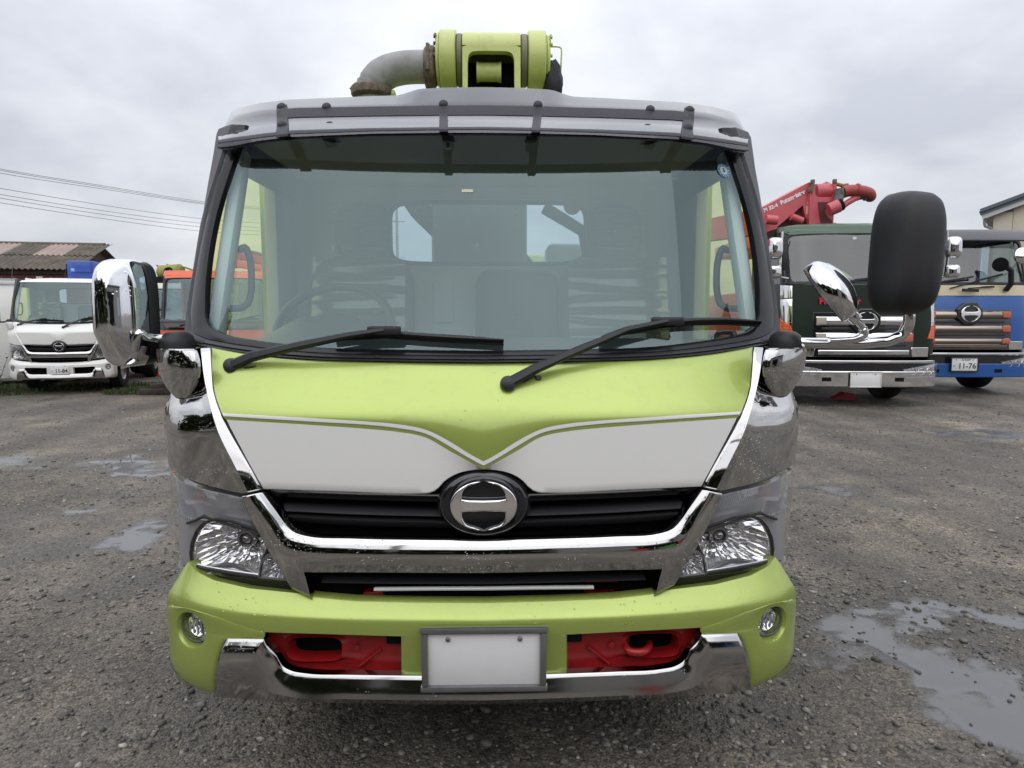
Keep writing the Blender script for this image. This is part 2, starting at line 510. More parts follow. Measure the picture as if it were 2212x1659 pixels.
REFL = mat('lamp_reflector', (0.95, 0.95, 0.96), rough=0.10, metal=0.86)
AMBER = mat('amber', (0.75, 0.11, 0.015), rough=0.25, coat=0.6)
AMBERD = mat('amber_bulb', (0.42, 0.085, 0.04), rough=0.3)
BULB = mat('bulb_glass', (0.55, 0.56, 0.58), rough=0.05, metal=0.6)
STEEL = mat('stainless_frame', (0.33, 0.33, 0.34), rough=0.28, metal=0.85, var=0.1, vscale=20)
PLATE = mat('plate_white', (0.80, 0.80, 0.80), rough=0.4, var=0.03, vscale=14)
PLATETXT = mat('plate_ink', (0.02, 0.035, 0.03), rough=0.5)
BOLT = mat('bolt_zinc', (0.25, 0.25, 0.26), rough=0.35, metal=0.8)
WSGLASS = glass('windscreen_glass', (0.80, 0.90, 0.88), f0=0.105, haze=0.025, gcol=(.74, .94, .96), hazecol=(0.40, 0.52, 0.52))
SIDEGLASS = glass('side_glass', (0.97, 0.95, 0.46), f0=0.03, haze=0.09, hazecol=(0.85, 0.82, 0.32))
REARGLASS = glass('rear_glass', (0.50, 0.58, 0.64), f0=0.05, haze=0.03)
LENS = glass('lamp_lens', (0.98, 0.98, 0.985), f0=0.03, power=4.5)
TSLENS = glass('signal_lens', (0.72, 0.72, 0.74), f0=0.06, haze=0.34, hazecol=(0.62, 0.63, 0.65), power=3.5)
VISOR = glass('smoked_visor', (0.34, 0.33, 0.36), f0=0.085, haze=0.18, hazecol=(0.12, 0.105, 0.13), rough=0.05, power=4.0)
VISORB = mat('smoked_visor_edge', (0.030, 0.027, 0.036), rough=0.5, spec=0.3)
HEADLN = mat('headliner', (0.68, 0.71, 0.69), rough=0.9)
TRIMG = mat('interior_grey', (0.66, 0.69, 0.67), rough=0.7)
TRIMD = mat('interior_dark', (0.026, 0.028, 0.030), rough=0.45)
SEATC = mat('seat_fabric', (0.030, 0.033, 0.036), rough=0.6, var=0.2, vscale=30)
WRAP = glass('clear_seat_cover', (0.92, 0.94, 0.94), f0=0.06, haze=0.04, hazecol=(0.7, 0.75, 0.75), rough=0.10, power=4.0)
PIPE = mat('grey_delivery_pipe', (0.30, 0.30, 0.30), rough=0.5, var=0.25, vscale=6, dirt=0.5, dirtscale=18, dirtcol=(0.14, 0.13, 0.10), bump=0.15, bscale=40)
RUSTY = mat('rusty_clamp', (0.16, 0.13, 0.10), rough=0.6, metal=0.4, var=0.5, vscale=40, bump=0.4, bscale=90)
TARP = mat('black_cloth', (0.022, 0.022, 0.026), rough=0.7, bump=0.3, bscale=25)
STKW = mat('sticker_white', (0.45, 0.55, 0.56), rough=0.5)
STKB = mat('sticker_blue', (0.05, 0.16, 0.30), rough=0.5)
STKC = mat('sticker_cream', (0.62, 0.60, 0.45), rough=0.5)
WCAB = mat('white_cab_paint', (0.80, 0.80, 0.77), rough=0.3, coat=0.7, drops=0.0, coatrough=0.05, var=0.02)

F = Surf(0.997, 0.34, 3.8, [(0.3, .05), (.55, .045), (.66, .03), (.77, .03), (.87, .03), (.97, .036), (1.07, .045), (1.128, .051), (1.27, .150), (1.32, .19), (1.6, .30)], blur=0.009)
G = Surf(1.022, 0.37, 3.1, [(1.0, .02), (1.31, .17), (2.05, .51), (2.3, .63)], crown=0.035, blur=0.02)
B = Surf(0.982, 0.27, 4.6, [(-1, 0), (3, 0)], crown=0.03)
VS = Surf(1.06, 0.42, 2.6, [(0, 0), (3, 0)], crown=0.045)

LEDGE = [(457, 751), (459.5, 784), (466, 834), (481, 880), (504, 934), (531, 983.6), (557.6, 1033.5), (569, 1056)]

def emblem(root, S_at, cx, cz, y, rx, rz, depth=0.012):
    'chrome ring open at top and bottom with a bar across: outline extruded, ridged'
    def inner(sgn, top):
        # inner opening outline from the bar end up to the open tip
        o = []
        for k in range(13):
            a = rad(80) * k / 12          # 0 at bar, 80 deg near the tip
            o.append((sgn * rx * (0.68 * math.cos(a) ** 0.75 + 0.125 * (k / 12) ** 2), (1 if top else -1) * rz * (0.25 + 0.665 * math.sin(a) ** 0.85) ))
        return o
    outer = lambda a: (rx * math.cos(a), rz * math.sin(a))
    tip = rad(82)
    out = []
    for k in range(25): out.append(outer(tip - 2 * tip * k / 24))                    # right side, down
    out += inner(1, False)[::-1]
    out += [(0.45 * rx, -rz * .215), (0, -rz * .20), (-0.45 * rx, -rz * .215)]
    out += inner(-1, False)
    for k in range(25): out.append((-outer(-tip + 2 * tip * k / 24)[0], outer(-tip + 2 * tip * k / 24)[1]))
    out += inner(-1, True)[::-1]
    out += [(-0.45 * rx, rz * .215), (0, rz * .20), (0.45 * rx, rz * .215)]
    out += inner(1, True)
    # drop duplicate neighbours
    o2 = [out[0]]
    for p in out[1:]:
        if math.hypot(p[0] - o2[-1][0], p[1] - o2[-1][1]) > 1e-4: o2.append(p)
    cu = bpy.data.curves.new('emblem_tmp', 'CURVE'); cu.dimensions = '2D'; cu.fill_mode = 'BOTH'
    cu.extrude = depth * 0.35; cu.bevel_depth = rx * 0.05; cu.bevel_resolution = 2; cu.offset = -rx * 0.03
    sp = cu.splines.new('POLY'); sp.points.add(len(o2) - 1); sp.use_cyclic_u = True
    for p, q in zip(sp.points, o2): p.co = (q[0], q[1], 0, 1)
    to = bpy.data.objects.new('tmp', cu); COL.objects.link(to)
    bpy.context.view_layer.update()
    me = bpy.data.meshes.new_from_object(to.evaluated_get(bpy.context.evaluated_depsgraph_get()))
    bpy.data.objects.remove(to)
    me.name = 'emblem'
    me.transform(Matrix.Translation((cx, y, cz)) @ FACE)
    me.materials.clear(); me.materials.append(CHROMEC)
    me.polygons.foreach_set('use_smooth', [True] * len(me.polygons)); me.set_sharp_from_angle(angle=rad(50))
    me.materials[0] = mat('badge_chrome', (.92, .92, .93), rough=.05, metal=1.0); o = bpy.data.objects.new('emblem', me); COL.objects.link(o); o.parent = root
    return o

def plate(root, c, wd, ht, frame, text=None, framemat=None, tilt=0.0):
    x, y, z = c
    pl = MB().box((x, y, z), (wd, .006, ht), bev=.004).build('number_plate', PLATE, root)
    if frame:
        t = frame
        fr = MB()
        for (dx, dz, sx, sz) in ((0, ht/2 + t/2 - .004, wd + 2*t, t), (0, -ht/2 - t/2 + .004, wd + 2*t, t), (-wd/2 - t/2 + .004, 0, t, ht), (wd/2 + t/2 - .004, 0, t, ht)):
            fr.box((x + dx, y - .004, z + dz), (sx, .022, sz - (.001 if sz == t else .006)), bev=.005)
        fr.build('plate_frame', framemat or STEEL, pl)
    for sx in (-1, 1):
        MB().lathe((x + sx * wd * .315, y - .003, z + ht * .365), (0, -1, 0), [(wd*.022, 0), (wd*.022, .004), (wd*.014, .007), (0, .007)], 14).build('bolt', BOLT, pl)
    if text:
        text_mesh('plate_number', text, ht * .60, PLATETXT, pl, Matrix.Translation((x + wd * .10, y - .0045, z - ht * .13)) @ FACE, extrude=.0008, bold=.002, sx=1.0)
        text_mesh('plate_mark', 'わ', ht * .17, PLATETXT, pl, Matrix.Translation((x - wd * .39, y - .0045, z - ht * .13)) @ FACE, extrude=.0008)
    return pl

def build_cab(root, paint, full=True, rng=random.Random(3)):
    main = full
    # ---------------- bonnet panel with its stripes and the upper stripe's shadow painted on
    n = 46
    R = [by_u([(457, 751), (520, 763), (657, 777), (850, 782), (1043.5, 784.5)], n),
         by_u([(465.5, 832), (657, 852), (857, 861), (1043.5, 863)], n),
         by_u([(474, 859), (657, 877), (857, 885.6), (1043.5, 887)], n),
         by_u([(485, 890.6), (690, 902), (800, 909), (857, 914), (923, 927), (973, 952), (1016, 979), (1043.5, 994)], n),
         by_u([(488, 897), (690, 909.5), (800, 916), (857, 922), (923, 935.5), (970, 961), (1012, 986), (1043.5, 1003)], n),
         by_u([(489, 899.6), (690, 912.4), (800, 919), (857, 925), (923, 938.5), (970, 964), (1012, 989), (1043.5, 1006)], n),
         by_u([(494, 905), (690, 917), (800, 925), (857, 930.5), (923, 944), (968, 970), (1012, 994), (1043.5, 1011)], n),
         by_u([(569, 1056), (750, 1062), (905, 1066), (925, 1065), (940, 1060), (963, 1037), (990, 1022), (1020, 1015), (1043.5, 1013.5)], n)]
    rows = mirror_rows([center(F.px(r)) for r in R])
    mats = [0, 0, 0, 1, 2, 0, 1] if main else [0] * 7
    mb = MB(); panel(mb, F, rows, [.003, .0135, .017, .0165, .016, .0155, .015, .004], edge=.004, thick=.03, sub=[3, 2, 2, 1, 1, 1, 8], mats=mats)
    mb.build('bonnet_panel', [paint, WHITEP, GREYLINE], root)
    cm = CHROME if main else paint
    # ---------------- chrome corner panels
    le = np.array(LEDGE) - np.array([3.5, 0]); le[-1] = (565, 1057)
    m_ = 26
    inner = sm(le, m_)
    ridge = sm([(440, 752), (446, 800), (461, 867), (488, 947), (510, 994), (541, 1061)], m_)
    valley = sm([(428, 753), (430, 800), (445, 870), (472, 950), (495, 1000), (526, 1066)], m_)
    mid = sm([(402, 753), (404, 800), (414, 890), (434, 980), (455, 1051)], m_)
    outr = sm([(376, 753), (376, 800), (377, 900), (378, 1000), (379, 1016)], m_)
    cols = [F.px(c) for c in (inner, ridge, valley, mid, outr)]
    last = cols[-1].copy(); last[:, 0] -= 0.20
    for sg in (-1, 1):
        cc = [c * np.array([-sg, 1]) for c in cols + [last]]
        mb = MB(); zz = [np.interp(c[:, 1], [.86, 1.08, 1.27], [0, .020, .0]) * wq_ for c, wq_ in zip(cc, (.1, .5, 1, 1, 1, 1))]; panel(mb, F, cc, [o_ + z_ for o_, z_ in zip((0.0, 0.012, 0.0, -0.003, 0.0, 0.0), zz)], edge=.003, thick=.03, sub=[3, 3, 4, 5, 3])
        cp = mb.build('corner_panel', cm, root, ang=30)
        # teardrop fairing under the mirror base
        za, zb_ = F.px([(400, 749)])[0, 1], F.px([(392, 870)])[0, 1]
        sc0, sc1 = F.px([(388, 760)])[0, 0], F.px([(393, 862)])[0, 0]
        rows = []
        for q in [0] + list(1 - np.cos(np.linspace(0, math.pi / 2, 18))[1:-1][::-1] * 1.0) + [.985, .999]:
            q = float(q); wq = .168 * max(1 - q ** 1.9, 0) ** .85 + .002; dq = .048 * max(1 - q ** 2.0, 0) ** .9
            t_ = np.sin(np.linspace(-math.pi / 2, math.pi / 2, 21)); scq = sc0 * (1 - q) + sc1 * q
            pts = np.stack([scq + wq * t_, np.full(21, za * (1 - q) + zb_ * q)], 1) * np.array([-sg, 1])
            rows.append(F.at(pts, dq * np.sqrt(np.maximum(1 - t_ ** 2, 0)) - .004, yo=float(F.yo(za * (1 - q) + zb_ * q)) * .35 + .065 * .65 - .035 * (1 - q)))
        c0 = rows[0] * .05 + rows[0].mean(0) * .95
        mb = MB(); mb.grid([c0, rows[0] * .97 + rows[0].mean(0) * .03 + np.array([0, 0, .004])] + rows); mb.build('mirror_fairing', cm, root, ang=50)
        # black mirror base on the shoulder
        q = np.array(P(383, 738, .27)); q[0] *= -sg
        rows = []
        for (zz, s1) in ((-.022, 1.0), (0, 1.0), (.018, .86), (.03, .55), (.034, .02)):
            rows.append([(q[0] + .050 * s1 * math.cos(t), q[1] + .065 * s1 * math.sin(t), q[2] + zz) for t in [2 * math.pi * k / 24 for k in range(24)]])
        MB().grid(rows, closed=True).build('mirror_base', BLK, root)

    # ---------------- grille: dark backing, bars, badge mount, badge
    mb = MB()
    tb = np.array([(-.80, 1.04), (0, 1.04)]); 
    rows = [np.stack([np.linspace(-1.2, 1.2, 61), np.full(61, z)], 1) for z in (.50, .62, .75, .90, 1.12)]
    panel(mb, F, rows, -0.13, edge=0, skirt=False); g = mb.build('grille', BLKMAT, root)
    gl = [by_u([(569, 1057), (750, 1063), (905, 1067.5), (1043.5, 1069)], 24), by_u([(583, 1079), (750, 1086), (905, 1090), (1043.5, 1092)], 24)]
    mb = MB(); panel(mb, F, mirror_rows([center(F.px(r)) for r in gl]), [-.006, -.03], edge=.003, thick=.05); mb.build('grille_slat', BLKGLOSS, g)
    gl = [by_u([(596, 1098), (750, 1105), (905, 1110), (1043.5, 1112)], 24), by_u([(606, 1111), (750, 1118), (905, 1122), (1043.5, 1124)], 24)]
    mb = MB(); panel(mb, F, mirror_rows([center(F.px(r)) for r in gl]), [-.045, -.03], edge=.002, thick=.04); mb.build('grille_slat', BLK, g)
    gl = [by_u([(612, 1119), (750, 1126), (905, 1131), (1043.5, 1134)], 24), by_u([(624, 1138), (750, 1146), (905, 1150), (1043.5, 1152)], 24)]
    mb = MB(); panel(mb, F, mirror_rows([center(F.px(r)) for r in gl]), [-.022, -.045], edge=.003, thick=.05); mb.build('grille_slat', BLK, g)
    zc_ = float(F.px([(1041, 1089)])[0, 1])
    y0 = float(F.yo(zc_))
    rx_, rz_ = .128, .096
    rows = []
    for (k, dy) in ((1.08, .03), (1.0, .004), (.95, -.002), (.88, -.006), (.80, -.004), (.74, -.002), (0.01, -.002)):
        rows.append([(rx_ * k * math.cos(t), y0 + dy, zc_ + (rz_ * k * math.sin(t))) for t in [2 * math.pi * j / 56 for j in range(56)]])
    MB().grid(rows, closed=True).build('emblem_mount', BLKGLOSS, g)
    emblem(g, None, 0, zc_, y0 - .013, .094, .0705)

    # ---------------- chrome bar that sweeps down from the headlights
    st_in = [(569, 1062), (580, 1078), (600, 1106), (617, 1130), (627, 1141), (634, 1146.5), (645, 1151.5), (660, 1155.5), (757, 1161), (900, 1164), (1043.5, 1165)]
    st_fo = [(555, 1066), (566, 1088), (587, 1124), (602, 1152), (612, 1165), (623, 1173), (638, 1179), (657, 1182.5), (757, 1188), (900, 1190), (1043.5, 1190.5)]
    st_lo = [(528, 1072), (545, 1112), (575, 1172), (610, 1232), (634, 1270), (677, 1292), (669, 1262), (661, 1235.5), (757, 1235.5), (900, 1236.5), (1043.5, 1237)]
    def stat(a, smooth, k=5):
        a = np.asarray(a, float)
        if smooth: return catmull(a, k)
        return np.vstack([a[i] + (a[i + 1] - a[i]) * t for i in range(len(a) - 1) for t in np.arange(k) / k] + [a[-1]])
    rI, rF, rO = stat(st_in, True), stat(st_fo, True), stat(st_lo, False)
    rF[:, 1] -= 6 * np.linspace(.4, 1, len(rF)); rO[:, 1] -= 3
    rM = rF * .5 + rO * .5
    rK = rI * .55 + rF * .45
    rows = mirror_rows([center(F.px(r)) for r in (rI, rK, rF, rM, rO)])
    mb = MB(); panel(mb, F, rows, [.003, .0145, .021, .0235, .017], edge=.003, thick=.03, sub=[3, 3, 2, 3])
    mb.build('grille_bar', CHROME, root, ang=32)
    # ---------------- lower grille
    lg = MB()
    r1 = by_u([(690, 1253), (850, 1255), (1043.5, 1256)], 20); r2 = by_u([(690, 1262), (850, 1264), (1043.5, 1265)], 20)
    panel(lg, F, mirror_rows([center(F.px(r)) for r in (r1, r2)]), [-.035, -.01], edge=.002, thick=.05)
    lgo = lg.build('lower_grille', BLK, root)
    if main:
        r1 = by_u([(806, 1273.5), (920, 1272.5), (1043.5, 1272)], 20); r2 = by_u([(806, 1279), (920, 1278), (1043.5, 1277.5)], 20)
        mb = MB(); panel(mb, F, mirror_rows([center(F.px(r)) for r in (r1, r2)]), [-.006, -.006], edge=.002, thick=.012); mb.build('trim_strip', mat('white_trim', (.78, .79, .8), rough=.3), lgo)
        for (u0, u1, v0, v1) in ((770, 845, 1241, 1257), (878, 948, 1240, 1256), (1262, 1336, 1240, 1256), (785, 830, 1276, 1312), (1262, 1330, 1280, 1312), (1090, 1120, 1240, 1250)):
            a, b_ = P(u0, v0, .12), P(u1, v1, .12)
            MB().box(((a[0] + b_[0]) / 2, .13, (a[2] + b_[2]) / 2), (b_[0] - a[0], .04, a[2] - b_[2]), bev=.006).build('cross_member', RED, lgo)

    # ---------------- headlights
    for sg in (-1, 1):
        k = np.array([-sg, 1])
        n1, n2 = 22, 16
        top = F.px(sm([(362, 1022), (368, 1021), (391, 1038), (441, 1056), (490, 1067), (525, 1075)], n1))
        bot = F.px(resample([(383, 1222), (393, 1228), (440, 1239), (557, 1252), (622, 1257)], n1))
        lef = F.px(resample([(362, 1022), (363, 1060), (372, 1105), (379, 1130), (383, 1222)], n2))
        rig = F.px(resample([(525, 1075), (543, 1112), (573, 1172), (608, 1232), (622, 1257)], n2))
        rows = []
        for j in range(n2):
            t = j / (n2 - 1); row = []
            for i in range(n1):
                s_ = i / (n1 - 1)
                c = (1-t)*top[i] + t*bot[i] + (1-s_)*lef[j] + s_*rig[j] - ((1-s_)*(1-t)*top[0] + s_*(1-t)*top[-1] + (1-s_)*t*bot[0] + s_*t*bot[-1])
                row.append(c)
            rows.append(np.array(row))
        ext = [np.vstack([[r[0] + np.array([-.16, 0])], r]) for r in rows]
        hk = [r * k for r in ext]
        mb = MB(); panel(mb, F, hk, -.125, edge=.002, thick=.03)
        hl = mb.build('headlight', SILVER, root)
        mb = MB(); panel(mb, F, hk, .004, edge=.004, thick=.03)
        # main bowl
        bd = [(411, 1222), (408, 1196), (411, 1172), (421, 1148), (437, 1131), (460, 1122.5), (500, 1128), (540, 1142), (567, 1153), (580, 1176), (573, 1195), (564, 1212), (560, 1232), (558, 1248), (500, 1240), (440, 1230)]
        bsz = F.px(close_resample(bd, 72)) * k
        bc = F.px([(504, 1178)])[0] * k
        ts = [0, .03, .15, .28, .42, .56, .70, .82, .90, 1.0]
        of = [-.010, -.02, -.045, -.062, -.076, -.086, -.093, -.098, -.10, -.10]
        mbr = MB()
        rws = []
        for ri_, (t_, o_) in enumerate(zip(ts, of)):
            ring = bsz * (1 - t_) + bc * t_
            # scalloped flutes across the bowl
            jit = np.array([(.008 if ((int(q * 36) + ri_ // 2) % 2) else -.006) * (1 if .1 < t_ < .85 else 0) for q in np.linspace(0, 1, 72, endpoint=False)])
            rws.append(F.at(ring, o_ + jit))
        mbr.grid(rws, closed=True)
        mbr.build('reflector', REFL, hl, smooth=False)
        loop = F.at(bsz, -.006)
        MB().tube([tuple(q) for q in loop], .0045, 8, closed=True).build('bezel', BLK, hl)
        loop = F.at(bsz * .955 + bc * .045, -.012)
        MB().tube([tuple(q) for q in loop], .004, 8, closed=True).build('chrome_rim', CHROMEC, hl)
        cb = F.at(bc, -.075)
        MB().lathe(tuple(cb), (0, -1, 0), [(.030, -.02), (.030, .01), (.024, .018), (.020, .018), (.018, .010), (.012, .018), (.006, .022), (0, .023)], 24).build('bulb', mat('bulb_shroud', (.35, .35, .36), rough=.18, metal=1.0), hl)
        # half-moon shade in the lower part of the bowl
        half = [(430, 1231), (455, 1222), (485, 1217), (515, 1221), (540, 1233), (556, 1248), (500, 1240)]
        hz = F.px(close_resample(half, 40)) * k
        hm = MB(); hcen = hz.mean(0); hm.grid([F.at(hz, -.012), F.at(hz * .5 + hcen * .5, -.020), F.at(hz * .02 + hcen * .98, -.024)], closed=True); hm.build('lower_shade', mat('lamp_shade_grey', (.55, .55, .56), rough=.25, metal=.7), hl)
        # small side lamp
        sd = [(558, 1248), (560, 1226), (566, 1210), (578, 1199), (592, 1200), (606, 1226), (621, 1254)]
        ssz = F.px(close_resample(sd, 36)) * k; sc_ = F.px([(592, 1228)])[0] * k
        mbs = MB(); rws = []
        for t_, o_ in zip((0, .1, .35, .6, .8, 1), (-.008, -.025, -.045, -.055, -.06, -.06)):
            jit = np.array([.004 if i % 2 else -.003 for i in range(36)]) * (1 if 0 < t_ < .8 else 0)
            rws.append(F.at(ssz * (1 - t_) + sc_ * t_, o_ + jit))
        mbs.grid(rws, closed=True); mbs.build('side_lamp', REFL, hl, smooth=False)
        MB().tube([tuple(q) for q in F.at(ssz, -.004)], .0035, 6, closed=True).build('side_lamp_rim', mat('lamp_rim_grey', (.16, .16, .17), rough=.3), hl)
        MB().lathe(tuple(F.at(sc_, -.05)), (0, -1, 0), [(.012, -.01), (.012, .012), (.006, .02), (0, .021)], 14).build('bulb', BULB, hl)
        lb = np.array([(366, 1100), (374, 1125), (379, 1150), (381, 1185), (384, 1222)], float); rb = np.array([(439, 1128), (421, 1147), (411, 1172), (408, 1197), (412, 1223)], float)
        L0 = F.px(catmull(lb, 4)); R0 = F.px(catmull(rb, 4)); W0 = L0.copy(); W0[:, 0] -= .16
        mbb = MB(); panel(mbb, F, [W0 * k, L0 * k, (L0 * .35 + R0 * .65) * k, R0 * k], [-.012, -.012, -.010, -.022], edge=.002, thick=.03, sub=3); mbb.build('lamp_body', SILVER, hl)
        # ribbed turn signal above the bowl
        tt = F.px(sm([(364, 1028), (370, 1026), (391, 1042), (441, 1060), (490, 1071), (525, 1079)], 71))
        tl = F.px(resample([(377, 1117), (400, 1128), (415, 1122), (434, 1112), (475, 1124), (555, 1147)], 71))
        trr = []
        for t_ in (0, .12, .3, .45, .6, .75, .88, 1):
            r_ = (tt * (1 - t_) + tl * t_)
            trr.append(F.at(r_ * k, -.012 + (0.0035 if t_ > .5 else 0.0012) * np.array([1 if i % 2 else -1 for i in range(71)])))
        mb2 = MB().grid(trr); mb2.build('turn_signal', TSLENS, hl, smooth=False)
        tb0 = F.px(sm([(362, 1016), (368, 1014), (391, 1030), (441, 1048), (490, 1060), (525, 1068)], 40)); tb1 = F.px(resample([(372, 1122), (400, 1133), (434, 1116), (475, 1128), (555, 1151)], 40))
        w0 = np.vstack([[tb0[0] - np.array([.15, 0])], tb0]); w1 = np.vstack([[tb1[0] - np.array([.15, 0])], tb1]); ofs = np.r_[-.03, np.linspace(-.03, -.075, 40)]
        MB().grid([F.at((w0 * (1 - q) + w1 * q) * k, ofs) for q in np.linspace(0, 1, 6)]).build('signal_back', mat('signal_silver', (.50, .50, .51), rough=.25, metal=.6), hl)
        ab = F.at(F.px([(410, 1080)])[0] * k, -.045)
        MB().lathe(tuple(ab), (sg * .3, -1, 0), [(.020, 0), (.022, .008), (.018, .02), (.008, .026), (0, .027)], 18).build('bulb', AMBERD, hl)
        # dark eyebrow line between signal and bowl
        br = F.at(F.px(resample([(400, 1131), (416, 1126), (436, 1117), (476, 1130), (564, 1155)], 30)) * k, -.006)
        MB().tube([tuple(q) for q in br], .0042, 8).build('bezel', BLK, hl)
        mb.build('lens', LENS, hl)
    # black filler under the headlights
    for sg in (-1, 1):
        k = np.array([-sg, 1])
        r1 = F.px(by_u([(384, 1216), (440, 1240), (557, 1254), (640, 1262)], 16)) * k
        r2 = F.px(by_u([(386, 1236), (440, 1256), (557, 1274), (650, 1284)], 16)) * k
        r3 = F.px(by_u([(388, 1262), (440, 1280), (557, 1298), (660, 1304)], 16)) * k
        mb = MB(); panel(mb, F, [r1, r2, r3], [-.012, -.02, -.05], edge=.002, thick=.04); mb.build('headlight_filler', BLK, root)

    # ---------------- bumper
    mb = MB()
    n = 44
    t0 = by_u([(364, 1234), (368, 1226), (374, 1222), (381, 1223), (391, 1241), (441, 1265), (524, 1283.6), (600, 1291), (631, 1294), (677, 1300), (757, 1307), (890, 1310), (1043.5, 1311)], n, smooth=False)
    t1 = by_u([(364, 1285), (391, 1297), (491, 1322), (591, 1332), (724, 1337), (1043.5, 1340)], n)
    T = by_u([(364, 1310), (411, 1317), (480, 1336), (540, 1356), (574, 1364), (700, 1368), (867, 1373), (1043.5, 1375)], n, smooth=False)
    A0, A1, A2 = [center(B.px(r)) for r in (t0, t1, T)]
    rows = mirror_rows([A0, A0 * .72 + A1 * .28, A1 * .85 + A0 * .15, A1, A1 * .5 + A2 * .5, A2])
    panel(mb, B, rows, [-.042, -.030, -.003, .002, .004, .004], edge=0, skirt=False, sub=[2, 3, 1, 2, 2])
    # top lip turned inwards
    mb.grid([B.at(rows[0], -.042), B.at(rows[0], -.075)])
    # outer corner pieces, dished around the fog lamps
    for sg in (-1, 1):
        k = np.array([-sg, 1])
        bd = np.vstack([resample([(574, 1361), (540, 1352), (480, 1332), (411, 1313), (364, 1305)], 26)[:-1],
                        resample([(364, 1305), (364.5, 1390), (368, 1428), (378, 1455), (398, 1478), (424, 1495), (458, 1506)], 24)[:-1],
                        resample([(458, 1507), (471, 1425), (483, 1391), (494, 1380), (571, 1380), (574, 1364)], 22)[:-1]])
        bsz = B.px(bd) * k; c = B.px([(411, 1361)])[0] * k
        d = bsz - c; ang = np.arctan2(d[:, 1], d[:, 0])
        circ = lambda r: c + r * np.stack([np.cos(ang), np.sin(ang)], 1)
        # scale r in s/z metres
        rws = []
        for t_, r_, o_ in ((1, 0, .001), (.96, 0, .0035), (.8, 0, .005), (.55, 0, .005), (.3, 0, .004), (None, .062, 0.003), (None, .055, 0.001), (None, .0525, -.006), (None, .050, -.014), (None, .0485, -.030), (None, .047, -.06)):
            if t_ is None: ring = circ(r_)
            else:
                rr = circ(.066); ring = bsz * t_ + rr * (1 - t_)
            tuck = np.clip((.38 - ring[:, 1]) / .15, 0, 1) ** 2 * .05
            rws.append(B.at(ring, o_ - tuck))
        mb.grid(rws, closed=True)
        # return along the flank
        ls = B.S[-1] * .93
        fl = []
        for (u, v) in resample([(364, 1300), (364, 1312), (364.5, 1390), (368, 1428), (378, 1455), (398, 1478), (424, 1495)], 20):
            q = B.px([(u, v)])[0]; fl.append(q)
        fl = np.array(fl); e = fl.copy(); e[:, 0] = np.minimum(e[:, 0], -ls) - .03; e[:, 1] = e[:, 1] - .05 * (e[:, 1] > .62)
        tuck = np.clip((.38 - fl[:, 1]) / .15, 0, 1) ** 2 * .05
        mb.grid([B.at(fl * k, .004 - tuck), B.at((fl * .5 + e * .5) * k, .004 - tuck), B.at(e * k, .004 - tuck)])
    # pillar between the two air intakes
    c1 = B.px(by_u([(867, 1371), (955, 1373), (1043.5, 1374)], 8)); c2 = B.px(by_u([(867, 1462), (955, 1464), (1043.5, 1464)], 8))
    c1[-1, 0] = 0; c2[-1, 0] = 0
    rows = mirror_rows([c1, c2])
    panel(mb, B, rows, [.004, -.004], edge=0, skirt=False, sub=4)
    for sg in (-1, 1):
        e1 = np.array([c1[0], c2[0]]) * np.array([-sg, 1]); mb.grid([B.at(e1, np.array([.004, -.004])), B.at(e1 + np.array([sg * .01, 0]), -.05)])
    tp = B.px(by_u([(574, 1364), (867, 1373)], 20))
    for sg in (-1, 1): mb.grid([B.at(tp * np.array([-sg, 1]), .004), B.at(tp * np.array([-sg, 1]), -.06)])
    bump = mb.build('bumper', paint, root, ang=50)
    for sg in (-1, 1):
        k = np.array([-sg, 1]); c = B.px([(411, 1361)])[0] * k
        cc = B.at(c, -.030); nn_ = np.array([sg * .22, -1, 0]); FS = 1.10
        fg = MB().lathe(tuple(cc), tuple(nn_), [(.042, -.02), (.038, -.008), (.020, -.026), (.006, -.032), (0, -.032)], 28).build('fog_lamp', REFL, root, smooth=False)
        MB().lathe(tuple(cc), tuple(nn_), [(.0455, -.012), (.044, .006), (.037, .019), (.02, .026), (0, .029)], 28).build('lens', LENS, fg)
        MB().lathe(tuple(cc), tuple(nn_), [(.0475, -.02), (.0475, .008), (.045, .011), (.0425, .006)], 28).build('fog_lamp_rim', mat('lamp_rim_grey', (.16, .16, .17), rough=.3), fg)
        for q in range(-2, 3):
            b_ = Vector(cc) + Vector((q * .011, -.003, 0)); MB().box(b_, (.004, .004, .05 - abs(q) * .008)).build('lens_rib', BULB, fg)
    # ---------------- chrome lip of the bumper
    stT = [(494, 1377), (530, 1377), (571, 1378), (578, 1391), (597, 1412), (614, 1438), (631, 1447), (657, 1452), (757, 1455.5), (857, 1457), (1043.5, 1459)]
    stF = [(489, 1393), (528, 1394), (561, 1395), (567, 1406), (579, 1430), (591, 1450), (607, 1464), (632, 1475), (757, 1481), (857, 1483), (1043.5, 1484)]
    stL = [(458, 1506), (490, 1509), (520, 1511), (540, 1512.5), (560, 1514), (580, 1515), (600, 1516.5), (640, 1518), (757, 1520.5), (857, 1522), (1043.5, 1523)]
    rT, rF, rL = stat(stT, True), stat(stF, True), stat(stL, False)
    rT[:11] = stat(stT, False)[:11]; rF[:11] = stat(stF, False)[:11]
    rM = rF * .55 + rL * .45; rU = rL + np.array([0, 4])
    rows = mirror_rows([center(B.px(r)) for r in (rT, rF, rM, rL, rU)])
    mb = MB(); panel(mb, B, rows, [.008, .021, .027, -.004, -.06], edge=.003, thick=.03, sub=[3, 2, 3, 2])
    mb.build('bumper_trim', mat('bumper_chrome', (0.50, 0.495, 0.49), rough=0.10, metal=1.0, drops=.3, dscale=130, dmax=.3), root, ang=32)
